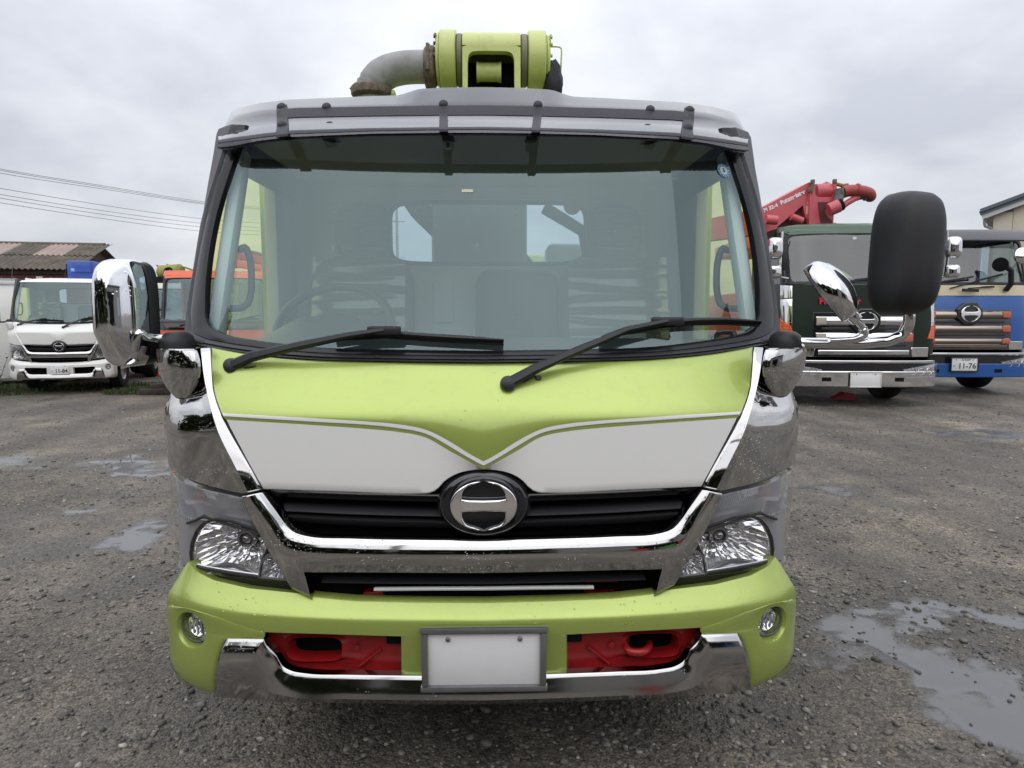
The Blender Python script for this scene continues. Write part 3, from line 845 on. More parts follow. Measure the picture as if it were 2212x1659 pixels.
    # ---------------- air intakes: dark box, red tow bracket with an oval hole
    for sg in (-1, 1):
        k = np.array([-sg, 1])
        rows = [np.stack([np.linspace(-.82, -.20, 10), np.full(10, z)], 1) * k for z in (.30, .45, .62)]
        mb = MB(); panel(mb, B, rows, -.16, edge=0, skirt=False); mb.build('intake_back', BLKMAT, root)
        if not main: continue
        bd = np.vstack([resample([(570, 1360), (720, 1362), (872, 1366)], 20)[:-1], resample([(872, 1366), (872, 1460)], 10)[:-1], resample([(872, 1458), (650, 1456), (600, 1440)], 20)[:-1], resample([(600, 1440), (570, 1360)], 10)[:-1]])
        hole = np.array([(682 + 61 * np.sign(math.cos(t)) * abs(math.cos(t)) ** .5, 1398 - 27 * np.sign(math.sin(t)) * abs(math.sin(t)) ** .5) for t in np.linspace(0, 2 * math.pi, 60, endpoint=False)])
        bz = B.px(bd, yo=.05); c = B.px([(682, 1398)], yo=.05)[0]; hz = B.px(hole, yo=.05)
        d = bz - c; a = np.unwrap(np.arctan2(d[:, 1], d[:, 0])); dh = hz - c; ah = np.arctan2(dh[:, 1], dh[:, 0])
        oi = np.argsort(ah); hs = np.interp(np.mod(a + math.pi, 2 * math.pi) - math.pi, np.r_[ah[oi][-1] - 2 * math.pi, ah[oi], ah[oi][0] + 2 * math.pi], np.r_[hz[oi][-1, 0], hz[oi][:, 0], hz[oi][0, 0]])
        hv = np.interp(np.mod(a + math.pi, 2 * math.pi) - math.pi, np.r_[ah[oi][-1] - 2 * math.pi, ah[oi], ah[oi][0] + 2 * math.pi], np.r_[hz[oi][-1, 1], hz[oi][:, 1], hz[oi][0, 1]])
        hr = np.stack([hs, hv], 1)
        mb = MB(); mb.grid([B.at(q * k, o_, yo=.05) for q, o_ in ((bz, 0), (bz * .5 + hr * .5, -.004), (bz * .12 + hr * .88, -.002), (hr, .010), (hr * .97 + c * .03, .012), (hr * .93 + c * .07, .004), (hr * .92 + c * .08, -.05))], closed=True)
        # bracing rib and bolt on the flat part
        a_ = B.at(B.px([(775, 1440)], yo=.045)[0] * k, 0, yo=.045); b_ = B.at(B.px([(822, 1402)], yo=.045)[0] * k, 0, yo=.045)
        mb.tube([tuple(a_), tuple(b_)], .004, 8)
        c_ = B.at(B.px([(770, 1398)], yo=.045)[0] * k, 0, yo=.045); mb.lathe(tuple(c_), (0, -1, 0), [(.009, 0), (.009, .004), (.004, .005), (0, .005)], 12)
        tbk = mb.build('tow_bracket', RED, root)
        c_ = P(852, 1376, .05); MB().box((c_[0] * (1 if sg < 0 else -1), .045, c_[2]), (.045, .02, .03), bev=.004).build('bracket_notch', BLKMAT, tbk)
        if sg > 0:
            hk = [P(u, v, y) for (u, v, y) in ((1352, 1380, .10), (1350, 1394, .05), (1356, 1404, .03), (1372, 1409, .02), (1390, 1407, .025), (1400, 1399, .05), (1402, 1390, .09))]
            mb = MB().tube([tuple(q) for q in np.c_[catmull(np.array(hk), 4)]], .011, 12); mb.build('tow_hook', RED, root)
    # ---------------- windscreen surround and glass
    clear = [(1043.5, 758), (860, 755.5), (671, 750), (548, 735), (500, 727), (464, 716), (449, 704), (443, 690), (441, 655), (446, 575), (467, 461), (497, 365), (520, 300), (530, 270)]
    midl = [(1043.5, 768), (860, 766), (665, 760), (540, 747), (482, 738), (440, 728), (420, 716), (414, 690), (416, 655), (428, 575), (452, 461), (484, 350), (503, 300), (515, 270)]
    outl = [(1043.5, 785), (860, 783), (657, 777.5), (520, 763.5), (470, 755), (432, 748), (405, 742), (397, 690), (401, 655), (414, 575), (444, 461), (477, 350), (490, 300), (500, 270)]
    k6 = 5
    A = [catmull(np.array(q, float), k6) for q in (clear, midl, outl)]
    def wrows(a):
        z = G.px(a); z[0, 0] = 0; return z
    c1, c2, c3 = [wrows(a) for a in A]
    e3 = c3.copy(); j0 = 6 * k6
    full_c = lambda r: np.vstack([r[::-1], (r[1:] * np.array([-1, 1]))])
    mb = MB(); panel(mb, G, [full_c(c1), full_c(c1 * .3 + c2 * .7), full_c(c2)], [0.0, .004, .006], edge=.002, thick=.02, ecols=False)
    fr = mb.build('windscreen_frame', mat('black_frit', (.010, .010, .012), rough=.22, spec=.35), root)
    # painted pillars (outer) + flank
    for sg in (-1, 1):
        k = np.array([-sg, 1])
        a, b_ = c2[j0 - 6:], c3[j0 - 6:]
        e = b_.copy(); e[:, 0] = np.minimum(e[:, 0], -G.S[-1] * .93) - .04
        mb = MB(); panel(mb, G, [a * k, (a * .45 + b_ * .55) * k, b_ * k, e * k], [.003, .012, .008, .004], edge=.002, thick=.03, sub=[2, 2, 3]); mb.build('pillar', PILLAR, root)
    lo = 0; hi = j0 - 2
    mb = MB(); panel(mb, G, [full_c(c2[:hi]), full_c(c2[:hi] * .55 + c3[:hi] * .45), full_c(c2[:hi] * .5 + c3[:hi] * .5), full_c(c2[:hi] * .2 + c3[:hi] * .8), full_c(c3[:hi])], [.003, .010, .004, .012, .0], edge=.002, thick=.04, ecols=False)
    mb.build('cowl', COWL, root)
    # glass sheet
    S1 = .92
    rows = [np.stack([np.linspace(-S1, S1, 61), np.full(61, z)], 1) for z in np.linspace(1.285, 2.06, 22)]
    mb = MB(); mb.grid([G.at(r, -.012) for r in rows]); ws = mb.build('windscreen', WSGLASS, root)

    # ---------------- cab shell: roof, doors with window openings, rear wall
    YR = 1.50                                     # inside of the rear wall
    zt = 2.13
    mb = MB()
    ss = np.linspace(-G.S[-1] * .93, G.S[-1] * .93, 49)
    hdr = G.at(np.stack([ss, np.full(49, 2.03)], 1), 0.002)
    hd2 = G.at(np.stack([ss, np.full(49, 2.055)], 1), -.01)
    r3 = hd2.copy(); r3[:, 1] += .22; r3[:, 2] = 2.115 - .06 * (np.abs(r3[:, 0]) / .98) ** 4; r3[:, 0] *= .97
    r4 = r3.copy(); r4[:, 1] = r4[:, 1] * .5 + .6
    r5 = r3.copy(); r5[:, 1] = YR + .05
    r6 = r5.copy(); r6[:, 2] -= .06; r6[:, 1] += .03
    mb.grid([hdr, hd2, r3, r4, r5, r6]); mb.build('roof', paint, root, ang=60)
    mb = MB(); hin = G.at(np.stack([np.linspace(-.86, .86, 31), np.full(31, 2.02)], 1), -.03); hback = hin.copy(); hback[:, 1] = YR; mb.grid([hin, hback]); mb.build('headliner', HEADLN, root)
    for sg in (-1, 1):
        x = sg * .985
        d = MB()
        yf, yb = .40, 1.22                      # window opening front and rear
        zs, zw = 1.335, 1.985
        zsb = 1.26
        # door skin as a frame of boxes round the window opening
        d.box((x, (yf + .14 + YR) / 2, .84), (.05, YR - yf - .14, .86), bev=.012)
        d.box((x, (yb + YR) / 2 + .01, 1.70), (.05, YR - yb - .02, .86), bev=.012)
        d.box((x * .97, 1.06, 2.04), (.05, .50, .08), bev=.012)
        door = d.build('door', paint, root)
        t = MB(); t.bar((x * .925, yf + .0, zs - .10), (x * .895, yf + .30, 2.0), .05, .06, bev=.015); t.build('window_trim', TRIMG, door)
        t = MB(); t.box((x * .968, yb + .19, 1.66), (.052, .40, .80), bev=.006); t.build('belt_pillar', TRIMG, door); MB().box((x * .935, 1.07, 2.0), (.02, .82, .12), bev=.006).build('roof_lining', TRIMD, door)
        t = MB(); t.ngon([(x, yf - .02, 1.27), (x, yb, 1.27), (x * .985, yb, 2.0), (x * .985, yf + .30, 2.0)]); t.build('window_pane', SIDEGLASS, door)
        if True:
            hb = [(x * .93, .60, 1.640), (x * .89, .61, 1.643), (x * .86, .615, 1.628), (x * .852, .615, 1.585), (x * .850, .61, 1.53), (x * .854, .60, 1.475), (x * .87, .585, 1.443), (x * .90, .57, 1.434), (x * .93, .56, 1.435)]
            MB().tube([tuple(q) for q in catmull(np.array(hb), 5)], .0125, 10).build('grab_handle', TRIMD, root)
    # rear wall with a window opening
    xw, z0, z1 = .472, 1.655, 1.945
    zr0 = .9; yb = YR
    outer, inner_ = [], []
    for t in np.linspace(0, 2 * math.pi, 80, endpoint=False):
        c_, s_ = math.cos(t), math.sin(t)
        q = (xw * np.sign(c_) * abs(c_) ** .22, (z0 + z1) / 2 + (z1 - z0) / 2 * np.sign(s_) * abs(s_) ** .35)
        inner_.append((q[0], yb, q[1]))
        m_s = max(abs(c_), abs(s_)); outer.append((1.0 * c_ / m_s, yb, 1.50 + (.56 if s_ > 0 else .62) * s_ / m_s))
    mb = MB(); mb.grid([outer, inner_, [(a * .99, b_ + .04, c_) for a, b_, c_ in inner_]], closed=True)
    rw = mb.build('rear_wall', TRIMG, root)
    MB().tube([(a, b_ - .004, c_) for a, b_, c_ in inner_], .010, 8, closed=True).build('window_seal', RUB, rw)
    MB().fan([(a, b_ + .02, c_) for a, b_, c_ in inner_], (0, yb + .02, (z0 + z1) / 2)).build('rear_window_pane', REARGLASS, rw)
    for q in (-.22, .22): MB().box((q, yb - .01, 1.47), (.10, .012, .20), bev=.02).build('wall_pocket', HEADLN, rw)
    if main:
        MB().lathe((.405, yb - .01, 1.93), (0, -1, 0), [(.042, 0), (.042, .008), (.034, .012), (0, .012)], 24).build('speaker_disc', TRIMG, rw)
    # ---------------- inside: dashboard, wheel, seats
    mb = MB()
    xs = np.linspace(-.90, .90, 41)
    def dash(x):
        hump = .085 * math.exp(-((x + .60) / .19) ** 4) + .012 * math.exp(-(x / .6) ** 2)
        return hump
    rows = []
    for (y, z, hk) in ((.30, 1.27, 0), (.44, 1.30, .25), (.56, 1.315, .8), (.66, 1.318, 1.0), (.74, 1.30, .95), (.77, 1.20, .3), (.78, .8, 0)):
        rows.append([(x, y + .10 * (abs(x) / .9) ** 2, z + dash(x) * hk) for x in xs])
    mb.grid(rows); da = mb.build('dashboard', TRIMD, root)
    MB().box((-.50, .60, 1.335), (.14, .09, .05), bev=.02).build('air_vent', TRIMD, da)
    if main:
        v = [P(u, v, .74) for (u, v) in ((472, 690), (512, 664))]
    wc = Vector((-.60, .84, 1.365)); ax = Vector((0, -.72, .69)).normalized()
    sw = MB(); u_ = Vector((1, 0, 0)); v_ = ax.cross(u_)
    sw.tube([wc + (u_ * math.cos(t) + v_ * math.sin(t)) * .222 for t in [2 * math.pi * q / 48 for q in range(48)]], .017, 12, closed=True)
    for t in (.2, 2.94, 4.71): sw.bar(wc, wc + (u_ * math.cos(t) + v_ * math.sin(t)) * .20, .04, .015)
    sw.lathe(wc, ax, [(.07, -.05), (.075, 0), (.06, .02), (0, .025)], 24)
    sw.build('steering_wheel', TRIMD, root)
    def cushion(cx, y, zc, wd, ht, dp, name, m_, par, nn=4.0, lean=.22, ruff=0.0):
        rows = []
        for (k_, dy) in ((.94, dp), (1.0, dp * .6), (1.0, dp * .15), (.97, 0), (.90, -.012), (.6, -.02), (.25, -.022), (.02, -.022)):
            ring = []
            for t in [2 * math.pi * q / 40 for q in range(40)]:
                c_, s_ = math.cos(t), math.sin(t)
                px2 = wd / 2 * k_ * np.sign(c_) * abs(c_) ** (2 / nn); pz2 = ht / 2 * k_ * np.sign(s_) * abs(s_) ** (2 / nn)
                rf = ruff * math.sin(pz2 * 95 + math.sin(px2 * 14 + cx * 5) * 1.6 + px2 * 9) * (1 - abs(px2) / (wd * .55)) if ruff else 0
                ring.append((cx + px2, y + dy + lean * (pz2) + rf, zc + pz2))
            rows.append(ring)
        return MB().grid(rows, closed=True).build(name, m_, par)
    def wrapsheet(cx, y, zc, wd, ht, par, lean=.22):
        rows = []
        nz, nx = 90, 26
        sd = rng.random() * 9
        for j in range(nz):
            r = []
            for i in range(nx):
                X = (i / (nx - 1) - .5) * wd; Z = (j / (nz - 1) - .5) * ht
                sag = math.cos(X / wd * math.pi)
                w_ = .005 * noise.noise((X * 5 + sd, Z * 6, 2))
                for kk in range(9):
                    zk = -.42 * ht + kk * ht * .105 + .012 * math.sin(kk * 2.3 + sd) + (.05 * (kk % 3 - 1)) * X + .10 * math.sin(kk * 1.7 + sd) * X * X / wd
                    am = .012 * max(0, math.cos((X - .06 * math.sin(kk * 3.1 + sd)) / wd * 2.6))
                    w_ -= am * math.exp(-((Z - zk) / .0085) ** 2)
                r.append((cx + X, y - .060 + lean * Z + w_ + .008 * (abs(X) / wd * 2) ** 4, zc + Z))
            rows.append(r)
        return MB().grid(rows).build('plastic_cover', WRAP, par)
    for (cx, wd) in ((-.575, .48), (.585, .52)):
        st = MB().box((cx, 1.05, 1.02), (wd * .95, .50, .16), bev=.05).build('seat', SEATC, root)
        cushion(cx, 1.25, 1.40, wd, .56, .10, 'backrest', SEATC, st)
        wrapsheet(cx, 1.25, 1.43, wd * .86, .48, st)
        cushion(cx, 1.34, 1.79, .26, .27, .08, 'headrest', SEATC, st, nn=3)
        wrapsheet(cx, 1.335, 1.79, .25, .25, st)
    st = MB().box((.135, 1.08, 1.02), (.36, .45, .14), bev=.05).build('seat', SEATC, root)
    cushion(.135, 1.30, 1.41, .385, .42, .07, 'backrest', SEATC, st, nn=7)
    # belts on the pillars
    # ---------------- wipers
    def wiper(arm, blade, noz):
        root_w = MB()
        def g(u, v, off): return Vector(G.at(G.px([(u, v)])[0], off)) if u < 1043 else Vector(G.at(G.px([(2087 - u, v)])[0] * np.array([-1, 1]), off))
        p0 = g(*arm[0], .035); 
        pts = [g(u, v, o_) for (u, v), o_ in zip(arm, (.035, .045, .05, .05, .045))]
        a = MB()
        wds = [.031, .028, .022, .017, .014]
        rows = []
        for i, p in enumerate(pts):
            d = (pts[min(i + 1, 4)] - pts[max(i - 1, 0)]).normalized(); nrm = Vector((0, -1, .35)).normalized(); sd = d.cross(nrm).normalized(); h = wds[i] / 2
            rows.append([tuple(p + sd * h * c1 + nrm * c2) for c1, c2 in ((-1, -.010), (-1, .006), (-.6, .012), (.6, .012), (1, .006), (1, -.010))])
        a.grid(rows, closed=True); a.ngon(rows[0]); a.ngon(rows[-1][::-1])
        a.lathe(pts[0] + Vector((0, .02, -.006)), (0, -1, .3), [(.024, -.03), (.024, .02), (.021, .030), (.012, .034), (0, .034)], 20)
        wp = a.build('wiper', WIPER, root)
        bb = MB(); q = [g(u, v, .018) for u, v in blade]
        n_ = Vector((0, -1, .4)).normalized()
        rows = []
        for i, p in enumerate(q):
            d = (q[min(i + 1, len(q) - 1)] - q[max(i - 1, 0)]).normalized(); sd = d.cross(n_).normalized(); h = .009 if 0 < i < len(q) - 1 else .005
            rows.append([tuple(p + sd * h * c1 + n_ * c2) for c1, c2 in ((-1.2, -.014), (-1, .004), (-.3, .014), (.3, .014), (1, .004), (1.2, -.014))])
        bb.grid(rows, closed=True); bb.ngon(rows[0]); bb.ngon(rows[-1][::-1])
        e = pts[-1]; bb.box(e, (.10, .02, .026), bev=.006)
        bb.build('wiper_blade', WIPER, wp)
        m2 = arm[-1]; sd2 = [g(u, v + 7, .012) for u, v in blade]
        MB().tube(sd2, .0045, 6).build('wiper_rubber', RUB, wp)
        hz_ = MB(); hp = [g(u, v, o_) for (u, v), o_ in zip(noz, (.02, .028, .028, .016, .012))]
        hz_.tube([tuple(x) for x in catmull(np.array([tuple(h) for h in hp]), 5)], .0035, 8); hz_.lathe(hp[-1], (0, -1, .3), [(.010, -.004), (.010, .006), (.005, .011), (0, .011)], 14)
        hz_.build('washer_nozzle', WIPER, wp)
    wiper([(515, 788), (562, 768), (650, 747), (760, 724), (836, 713)], [(722, 728), (760, 724), (836, 720), (930, 727), (1000, 731), (1084, 736)], [(528, 797), (545, 793), (558, 790), (567, 793), (574, 797)])
    wiper([(1094, 826), (1145, 797), (1245, 753), (1345, 711), (1430, 694)], [(1296, 729), (1345, 713), (1430, 698), (1500, 693), (1560, 692), (1636, 697)], [(1113, 824), (1128, 822), (1142, 815), (1152, 812), (1159, 818)])
    return ws
# ================================================================== the lime truck in front
lime = thing('pump_truck', 'big lime green and white pump truck facing the camera in the middle', 'truck', (0, TY, 0))
ws = build_cab(lime, LIME, True)
pc = P(1042.5, 1418, -.012)
plate(lime, (0, -.022, pc[2]), .326, .162, .019)
# ---------------- smoked visor over the windscreen
def vrow(pts, yo, n=40):
    r = VS.px(by_u(pts, n, smooth=False), yo=yo); r[-1, 0] = 0; return r
vr = [(vrow([(486, 254), (505, 236), (560, 223), (620, 215.5), (800, 208), (862, 206), (884, 199), (905, 192), (960, 189.5), (1043.5, 188.5)], .72), .72),
      (vrow([(479, 276), (500, 256), (560, 243), (640, 236), (800, 233), (938, 231.5), (1043.5, 231)], .60), .60),
      (vrow([(477, 282), (500, 268), (560, 258), (640, 252), (800, 249), (938, 247.5), (1043.5, 247)], .575), .575),
      (vrow([(472, 303), (500, 298), (560, 290), (628, 282), (800, 277), (953, 275), (1043.5, 274.5)], .405), .405),
      (vrow([(470, 310), (500, 306), (560, 298), (628, 290), (800, 283.5), (953, 281), (1043.5, 280.5)], .380), .380),
      (vrow([(468, 319), (500, 316), (560, 304), (628, 296), (800, 289), (953, 287), (1043.5, 287)], .378), .378)]
def vgrid(rws, yos, off, sgs=(0,)):
    o = []
    for r, y in zip(rws, yos):
        f = mirror_rows([r])[0]; o.append(VS.at(f, off, yo=y))
    return o
def vmid(i, t): return vr[i][0] * (1 - t) + vr[i + 1][0] * t, vr[i][1] * (1 - t) + vr[i + 1][1] * t
seq = []
for i in range(5):
    for t in ([0, .15, .4, .7] if i == 0 else [0, .5]): seq.append(vmid(i, t))
seq.append(vr[-1])
top_back = seq[0][0].copy(); 
rows = vgrid([s_[0] for s_ in seq], [s_[1] for s_ in seq], 0.0)
# soften: roll the top edge backwards, turn the lower lip under
back = rows[0].copy(); back[:, 1] += .10; back[:, 2] -= .004
back2 = back.copy(); back2[:, 1] += .10; back2[:, 2] -= .06
lip = rows[-1].copy(); lip[:, 1] += .02; lip[:, 2] += .004
mb = MB(); mb.grid([back2, back] + rows + [lip])
inner_rows = [r + np.array([0, .012, -.006]) for r in rows]
mb.grid([lip] + inner_rows[::-1])
# cheeks wrapping round to the flank
for e in (0, -1):
    col = np.array([r[e] for r in [back] + rows]); far = col.copy(); far[:, 1] = np.maximum(far[:, 1] + .10, .80); far[:, 2] = np.minimum(far[:, 2], 2.12)
    far[:, 2] = far[:, 2] * .6 + 2.02 * .4
    mb.grid([col, col * .5 + far * .5 + np.array([(.01 if e else -.01), 0, 0]), far])
visor = mb.build('sun_visor', [VISOR], lime, ang=30)
# darker bar moulded across the visor
bar = []
for i, t, o_ in ((0, .93, .002), (1, 0, .007), (2, 0, .007), (2, .08, .002)):
    r, y = vmid(i, t) if i < 5 else vr[5]
    bar.append((r, y, o_))
brows = [VS.at(mirror_rows([r[9:]])[0], o_ + .004, yo=y) for r, y, o_ in bar]
MB().grid(brows).build('visor_bar', VISORB, visor)
# bright lip line
lp = [VS.at(mirror_rows([vmid(3, t)[0]])[0], .004 + .004 * (t == .5), yo=vmid(3, t)[1]) for t in (.05, .5, .95)]
MB().grid(lp).build('visor_lip', VISORB, visor)
def on_visor(u, v, off=.008):
    'point on the visor front below picture point'
    uu = u if u < 1043.5 else 2087 - u
    best = None
    for i in range(5):
        for t in np.linspace(0, 1, 9):
            r, y = vmid(i, t)
            q = VS.at(r, off, yo=y)
            for a in range(len(q)):
                pass
    return None
def visor_strip(u, halfw, t0, t1, name, m_, bolts):
    'strap following the visor from row position t0 to t1 (0..5)'
    sgn = -1 if u < 1043.5 else 1; uu = u if u < 1043.5 else 2087 - u
    L_, R_ = [], []
    cen = []
    for t in np.linspace(t0, t1, 22):
        i = min(4, int(t)); r, y = vmid(i, t - i)
        s_at = abs(r[:, 0]); 
        q = VS.px([(uu, 285 if t > 3 else 240)], yo=y)[0]
        s0 = abs(q[0]); zrow = lambda s_: np.interp(s_, s_at[::-1], r[::-1, 1])
        for lst, s_ in ((L_, s0 - halfw), (R_, s0 + halfw), (cen, s0)):
            lst.append(VS.at(np.array([s_ * sgn, zrow(max(s_, 0))]), .010, yo=y))
    L_, R_, cen = map(np.array, (L_, R_, cen))
    inset = np.array([0, .008, 0])
    MB().grid([L_ + inset, L_, R_, R_ + inset]).build(name, m_, visor)
    for tb in bolts:
        k = int((tb - t0) / (t1 - t0) * 21); c = cen[k]
        MB().lathe(tuple(c), (0, -1, .45), [(.016, -.004), (.016, .004), (.011, .009), (0, .011)], 16).build('bolt', BLK, visor)
for u in (612, 1481): visor_strip(u, .022, .55, 4.9, 'visor_strap', VISORB, (.85, 2.8))
for u in (958, 1153): visor_strip(u, .014, .9, 4.9, 'visor_strap', VISORB, (1.05,))
for u in (708, 1396): visor_strip(u, .012, .75, 1.3, 'visor_tab', VISORB, (.95,))
# stays from the lip back to the windscreen header, with the curved rail under the visor
for u in (690, 962, 1148, 1425):
    a = Vector(VS.at(VS.px([(u if u < 1043 else 2087 - u, 284)], yo=.38)[0] * np.array([1 if u < 1043 else -1, 1]), -.03, yo=.38))
    MB().bar(a + Vector((0, .05, .0)), (a.x, a.y + .30, 2.045), .035, .014).build('visor_stay', BLK, visor)
rl = []
for u in np.linspace(640, 1043.5, 14):
    q = VS.px([(u, 262)], yo=.49)[0]; rl.append(VS.at(q, -.03, yo=.50))
rl = np.array(rl); rl2 = rl[::-1].copy(); rl2[:, 0] *= -1
MB().tube([tuple(p) for p in np.vstack([rl, rl2[1:]])], .010, 8).build('visor_rail', BLK, visor)

# ---------------- stickers inside the glass
def gpt(u, v, off=-.016):
    if u < 1043.5: return G.at(G.px([(u, v)])[0], off)
    return G.at(G.px([(2087 - u, v)])[0] * np.array([-1, 1]), off)
def sticker(u, v, w_, h_, m_, name):
    c = gpt(u, v, .002 - .012); a = gpt(u + 5, v, -.010) - gpt(u - 5, v, -.010); up = gpt(u, v - 5, -.010) - gpt(u, v + 5, -.010)
    a = a / np.linalg.norm(a); up = up - a * up.dot(a); up /= np.linalg.norm(up)
    return c, a, up
c, a, up = sticker(964, 313, .035, .03, STKW, 's')
st5 = MB().ngon([c + a * .018 * i + up * .015 * j for i, j in ((-1, -1), (1, -1), (1, 1), (-1, 1))]).build('inspection_sticker', STKW, ws)
nrm = np.cross(a, up)
def frame_mtx(c, a, up, off=.001):
    n_ = np.cross(a, up); m_ = Matrix.Identity(4)
    for i in range(3): m_[i][0] = a[i]; m_[i][1] = up[i]; m_[i][2] = n_[i]; m_[i][3] = c[i] + n_[i] * off
    return m_
text_mesh('sticker_number', '5', .022, mat('sticker_ink', (.01, .03, .06), rough=.5), st5, frame_mtx(c + a * .004, a, up), extrude=.0002, bold=.0008)
c, a, up = sticker(1567, 363, 0, 0, STKB, 's')
disc = MB().fan([c + (a * math.cos(t) + up * math.sin(t)) * .028 for t in [2 * math.pi * k / 32 for k in range(32)]], c).build('round_sticker', STKB, ws)
nn_ = np.cross(a, up)
MB().fan([c + nn_ * .001 + (a * math.cos(t) + up * math.sin(t)) * .017 for t in [2 * math.pi * k / 24 for k in range(24)]], c + nn_ * .001).build('sticker_centre', STKW, disc)
dots = MB()
for k in range(12):
    t = 2 * math.pi * k / 12; q = c + nn_ * .001 + (a * math.cos(t) + up * math.sin(t)) * .0225
    dots.ngon([q + (a * math.cos(s_) + up * math.sin(s_)) * .0028 for s_ in [2 * math.pi * j / 8 for j in range(8)]])
dots.build('sticker_months', STKW, disc)
text_mesh('sticker_number', '5', .02, mat('sticker_ink', (.01, .03, .06)), disc, frame_mtx(c, a, up, .002), extrude=.0002, bold=.0008)
c, a, up = sticker(1009, 411, 0, 0, STKC, 's')
MB().ngon([c + a * .018 * i + up * .006 * j for i, j in ((-1, -1), (1, -1), (1, 1), (-1, 1))]).build('paper_label', STKC, ws)
arch = [gpt(u, v, -.02) for u, v in ((1548, 752), (1550, 735), (1560, 723), (1578, 719), (1596, 723), (1606, 736), (1609, 748))]
MB().tube([tuple(q) for q in catmull(np.array(arch), 4)], .008, 8).build('antenna_loop', BLKGLOSS, ws)

# ---------------- mirrors
def housing(c, wx, hz, dp, nn, yaw, prof, tilt=0.0, name='mirror_housing', m_=None, mod=None):
    R_ = Matrix.Rotation(yaw, 3, 'Z') @ Matrix.Rotation(tilt, 3, 'Y'); rows = []
    for k_, dy in prof:
        ring = []
        for t in [2 * math.pi * q / 64 for q in range(64)]:
            c_, s_ = math.cos(t), math.sin(t)
            x = wx * k_ * np.sign(c_) * abs(c_) ** (2 / nn); z = hz * k_ * np.sign(s_) * abs(s_) ** (2 / nn)
            y = dy * dp
            if mod: x, y, z = mod(x / wx, y, z / hz, x, z, k_)
            ring.append(tuple(Vector(c) + R_ @ Vector((x, y, z))))
        rows.append(ring)
    return MB().grid(rows, closed=True)
shell = ((.96, .55), (1.0, .42), (1.0, .1), (.985, -.12), (.95, -.30), (.88, -.45), (.78, -.54), (.62, -.60), (.45, -.63), (.28, -.645), (.12, -.65), (.01, -.65))
c = P(264, 676, .22)
def lmod(xn, y, zn, x, z, k_):
    # lower third falls away, inner flank sloped
    kk = min(1, max(0, (1.0 - k_) / .15))
    y += .05 * max(0, (-zn - .35)) / .65 * kk
    y += .05 * max(0, xn - .1) * kk
    x *= 1 - .10 * max(0, zn) ** 2
    return x, y, z
mb = housing(c, .062, .163, .12, 4.2, rad(-9), shell, mod=lmod)
lm = mb.build('mirror', mat('mirror_chrome', (.80, .81, .84), rough=.05, metal=1.0, drops=.3, dscale=120, dmax=.3), lime, ang=60)
mb = housing((c[0] + .012, c[1] + .060, c[2] - .002), .063, .160, .04, 4.2, rad(-9), ((.98, .6), (1.0, .4), (1.0, -.5), (.97, -.6)))
mb.build('mirror_rim', BLK, lm)
cc = Vector((c[0] + .012, c[1] + .085, c[2]))
MB().fan([tuple(cc + Matrix.Rotation(rad(-9), 3, 'Z') @ Vector((.058 * np.sign(math.cos(t)) * abs(math.cos(t)) ** .5, .002, .155 * np.sign(math.sin(t)) * abs(math.sin(t)) ** .5))) for t in np.linspace(0, 2 * math.pi, 40, endpoint=False)], cc).build('mirror_glass', REFL, lm)
ar = [P(u, v, y) for u, v, y in ((392, 730, .27), (372, 733, .25), (340, 731, .23), (315, 727, .20), (300, 722, .18), (295, 735, .18), (292, 755, .19))]
MB().tube([tuple(q) for q in catmull(np.array(ar), 5)], .0125, 14).build('mirror_arm', CHROMEC, lime)
c = P(1961, 548, .12)
def rmod(xn, y, zn, x, z, k_):
    x *= 1.0 - .05 * max(0, zn) ** 2
    return x, y, z
mb = housing(c, .0775, .180, .13, 3.8, rad(8), shell, tilt=rad(2), mod=rmod)
rm = mb.build('mirror', BLKTEX, lime, ang=60)
cc = Vector((c[0], c[1] + .074, c[2]))
MB().fan([tuple(cc + Matrix.Rotation(rad(8), 3, 'Z') @ Vector((.072 * np.sign(math.cos(t)) * abs(math.cos(t)) ** .5, 0, .17 * np.sign(math.sin(t)) * abs(math.sin(t)) ** .5))) for t in np.linspace(0, 2 * math.pi, 40, endpoint=False)], cc).build('mirror_glass', REFL, rm)
ar = [P(u, v, y) for u, v, y in ((1690, 738, .27), (1720, 740, .24), (1800, 741, .2), (1890, 739, .16), (1932, 731, .14), (1955, 712, .13), (1963, 685, .12), (1962, 660, .12))]
MB().tube([tuple(q) for q in catmull(np.array(ar), 6)], .0165, 16).build('mirror_arm', CHROMEC, lime)
ar = [P(u, v, y) for u, v, y in ((1790, 736, .18), (1826, 734, .17), (1852, 730, .16), (1866, 720, .155), (1862, 708, .15), (1842, 686, .14), (1836, 678, .14))]
MB().tube([tuple(q) for q in catmull(np.array(ar), 6)], [.013] * 24 + [.010] * 13, 14).build('mirror_arm', CHROMEC, lime)
# round under-view mirror, seen from its back
a0, a1 = Vector(P(1756, 566, .16)), Vector(P(1846, 682, .10))
cen = (a0 + a1) / 2; la = (a1 - a0).normalized(); ax = Vector((.80, -.30, .52)); ax = (ax - la * ax.dot(la)).normalized()
v2 = la.cross(ax); rr = (a1 - a0).length / 2
rows = []
for k_, h in ((.97, -.035), (1.0, -.03), (1.0, .0), (.93, .012), (.7, .030), (.4, .042), (.01, .046)):
    rows.append([tuple(cen + ax * h + (la * math.cos(t) * rr + v2 * math.sin(t) * rr * .78) * k_) for t in [2 * math.pi * q / 40 for q in range(40)]])
um = MB().grid(rows, closed=True).build('underview_mirror', CHROMEC, lime)
MB().fan([tuple(cen - ax * .034 + (la * math.cos(t) * rr + v2 * math.sin(t) * rr * .78) * .96) for t in [2 * math.pi * q / 32 for q in range(32)]], cen - ax * .034).build('mirror_glass', REFL, um)
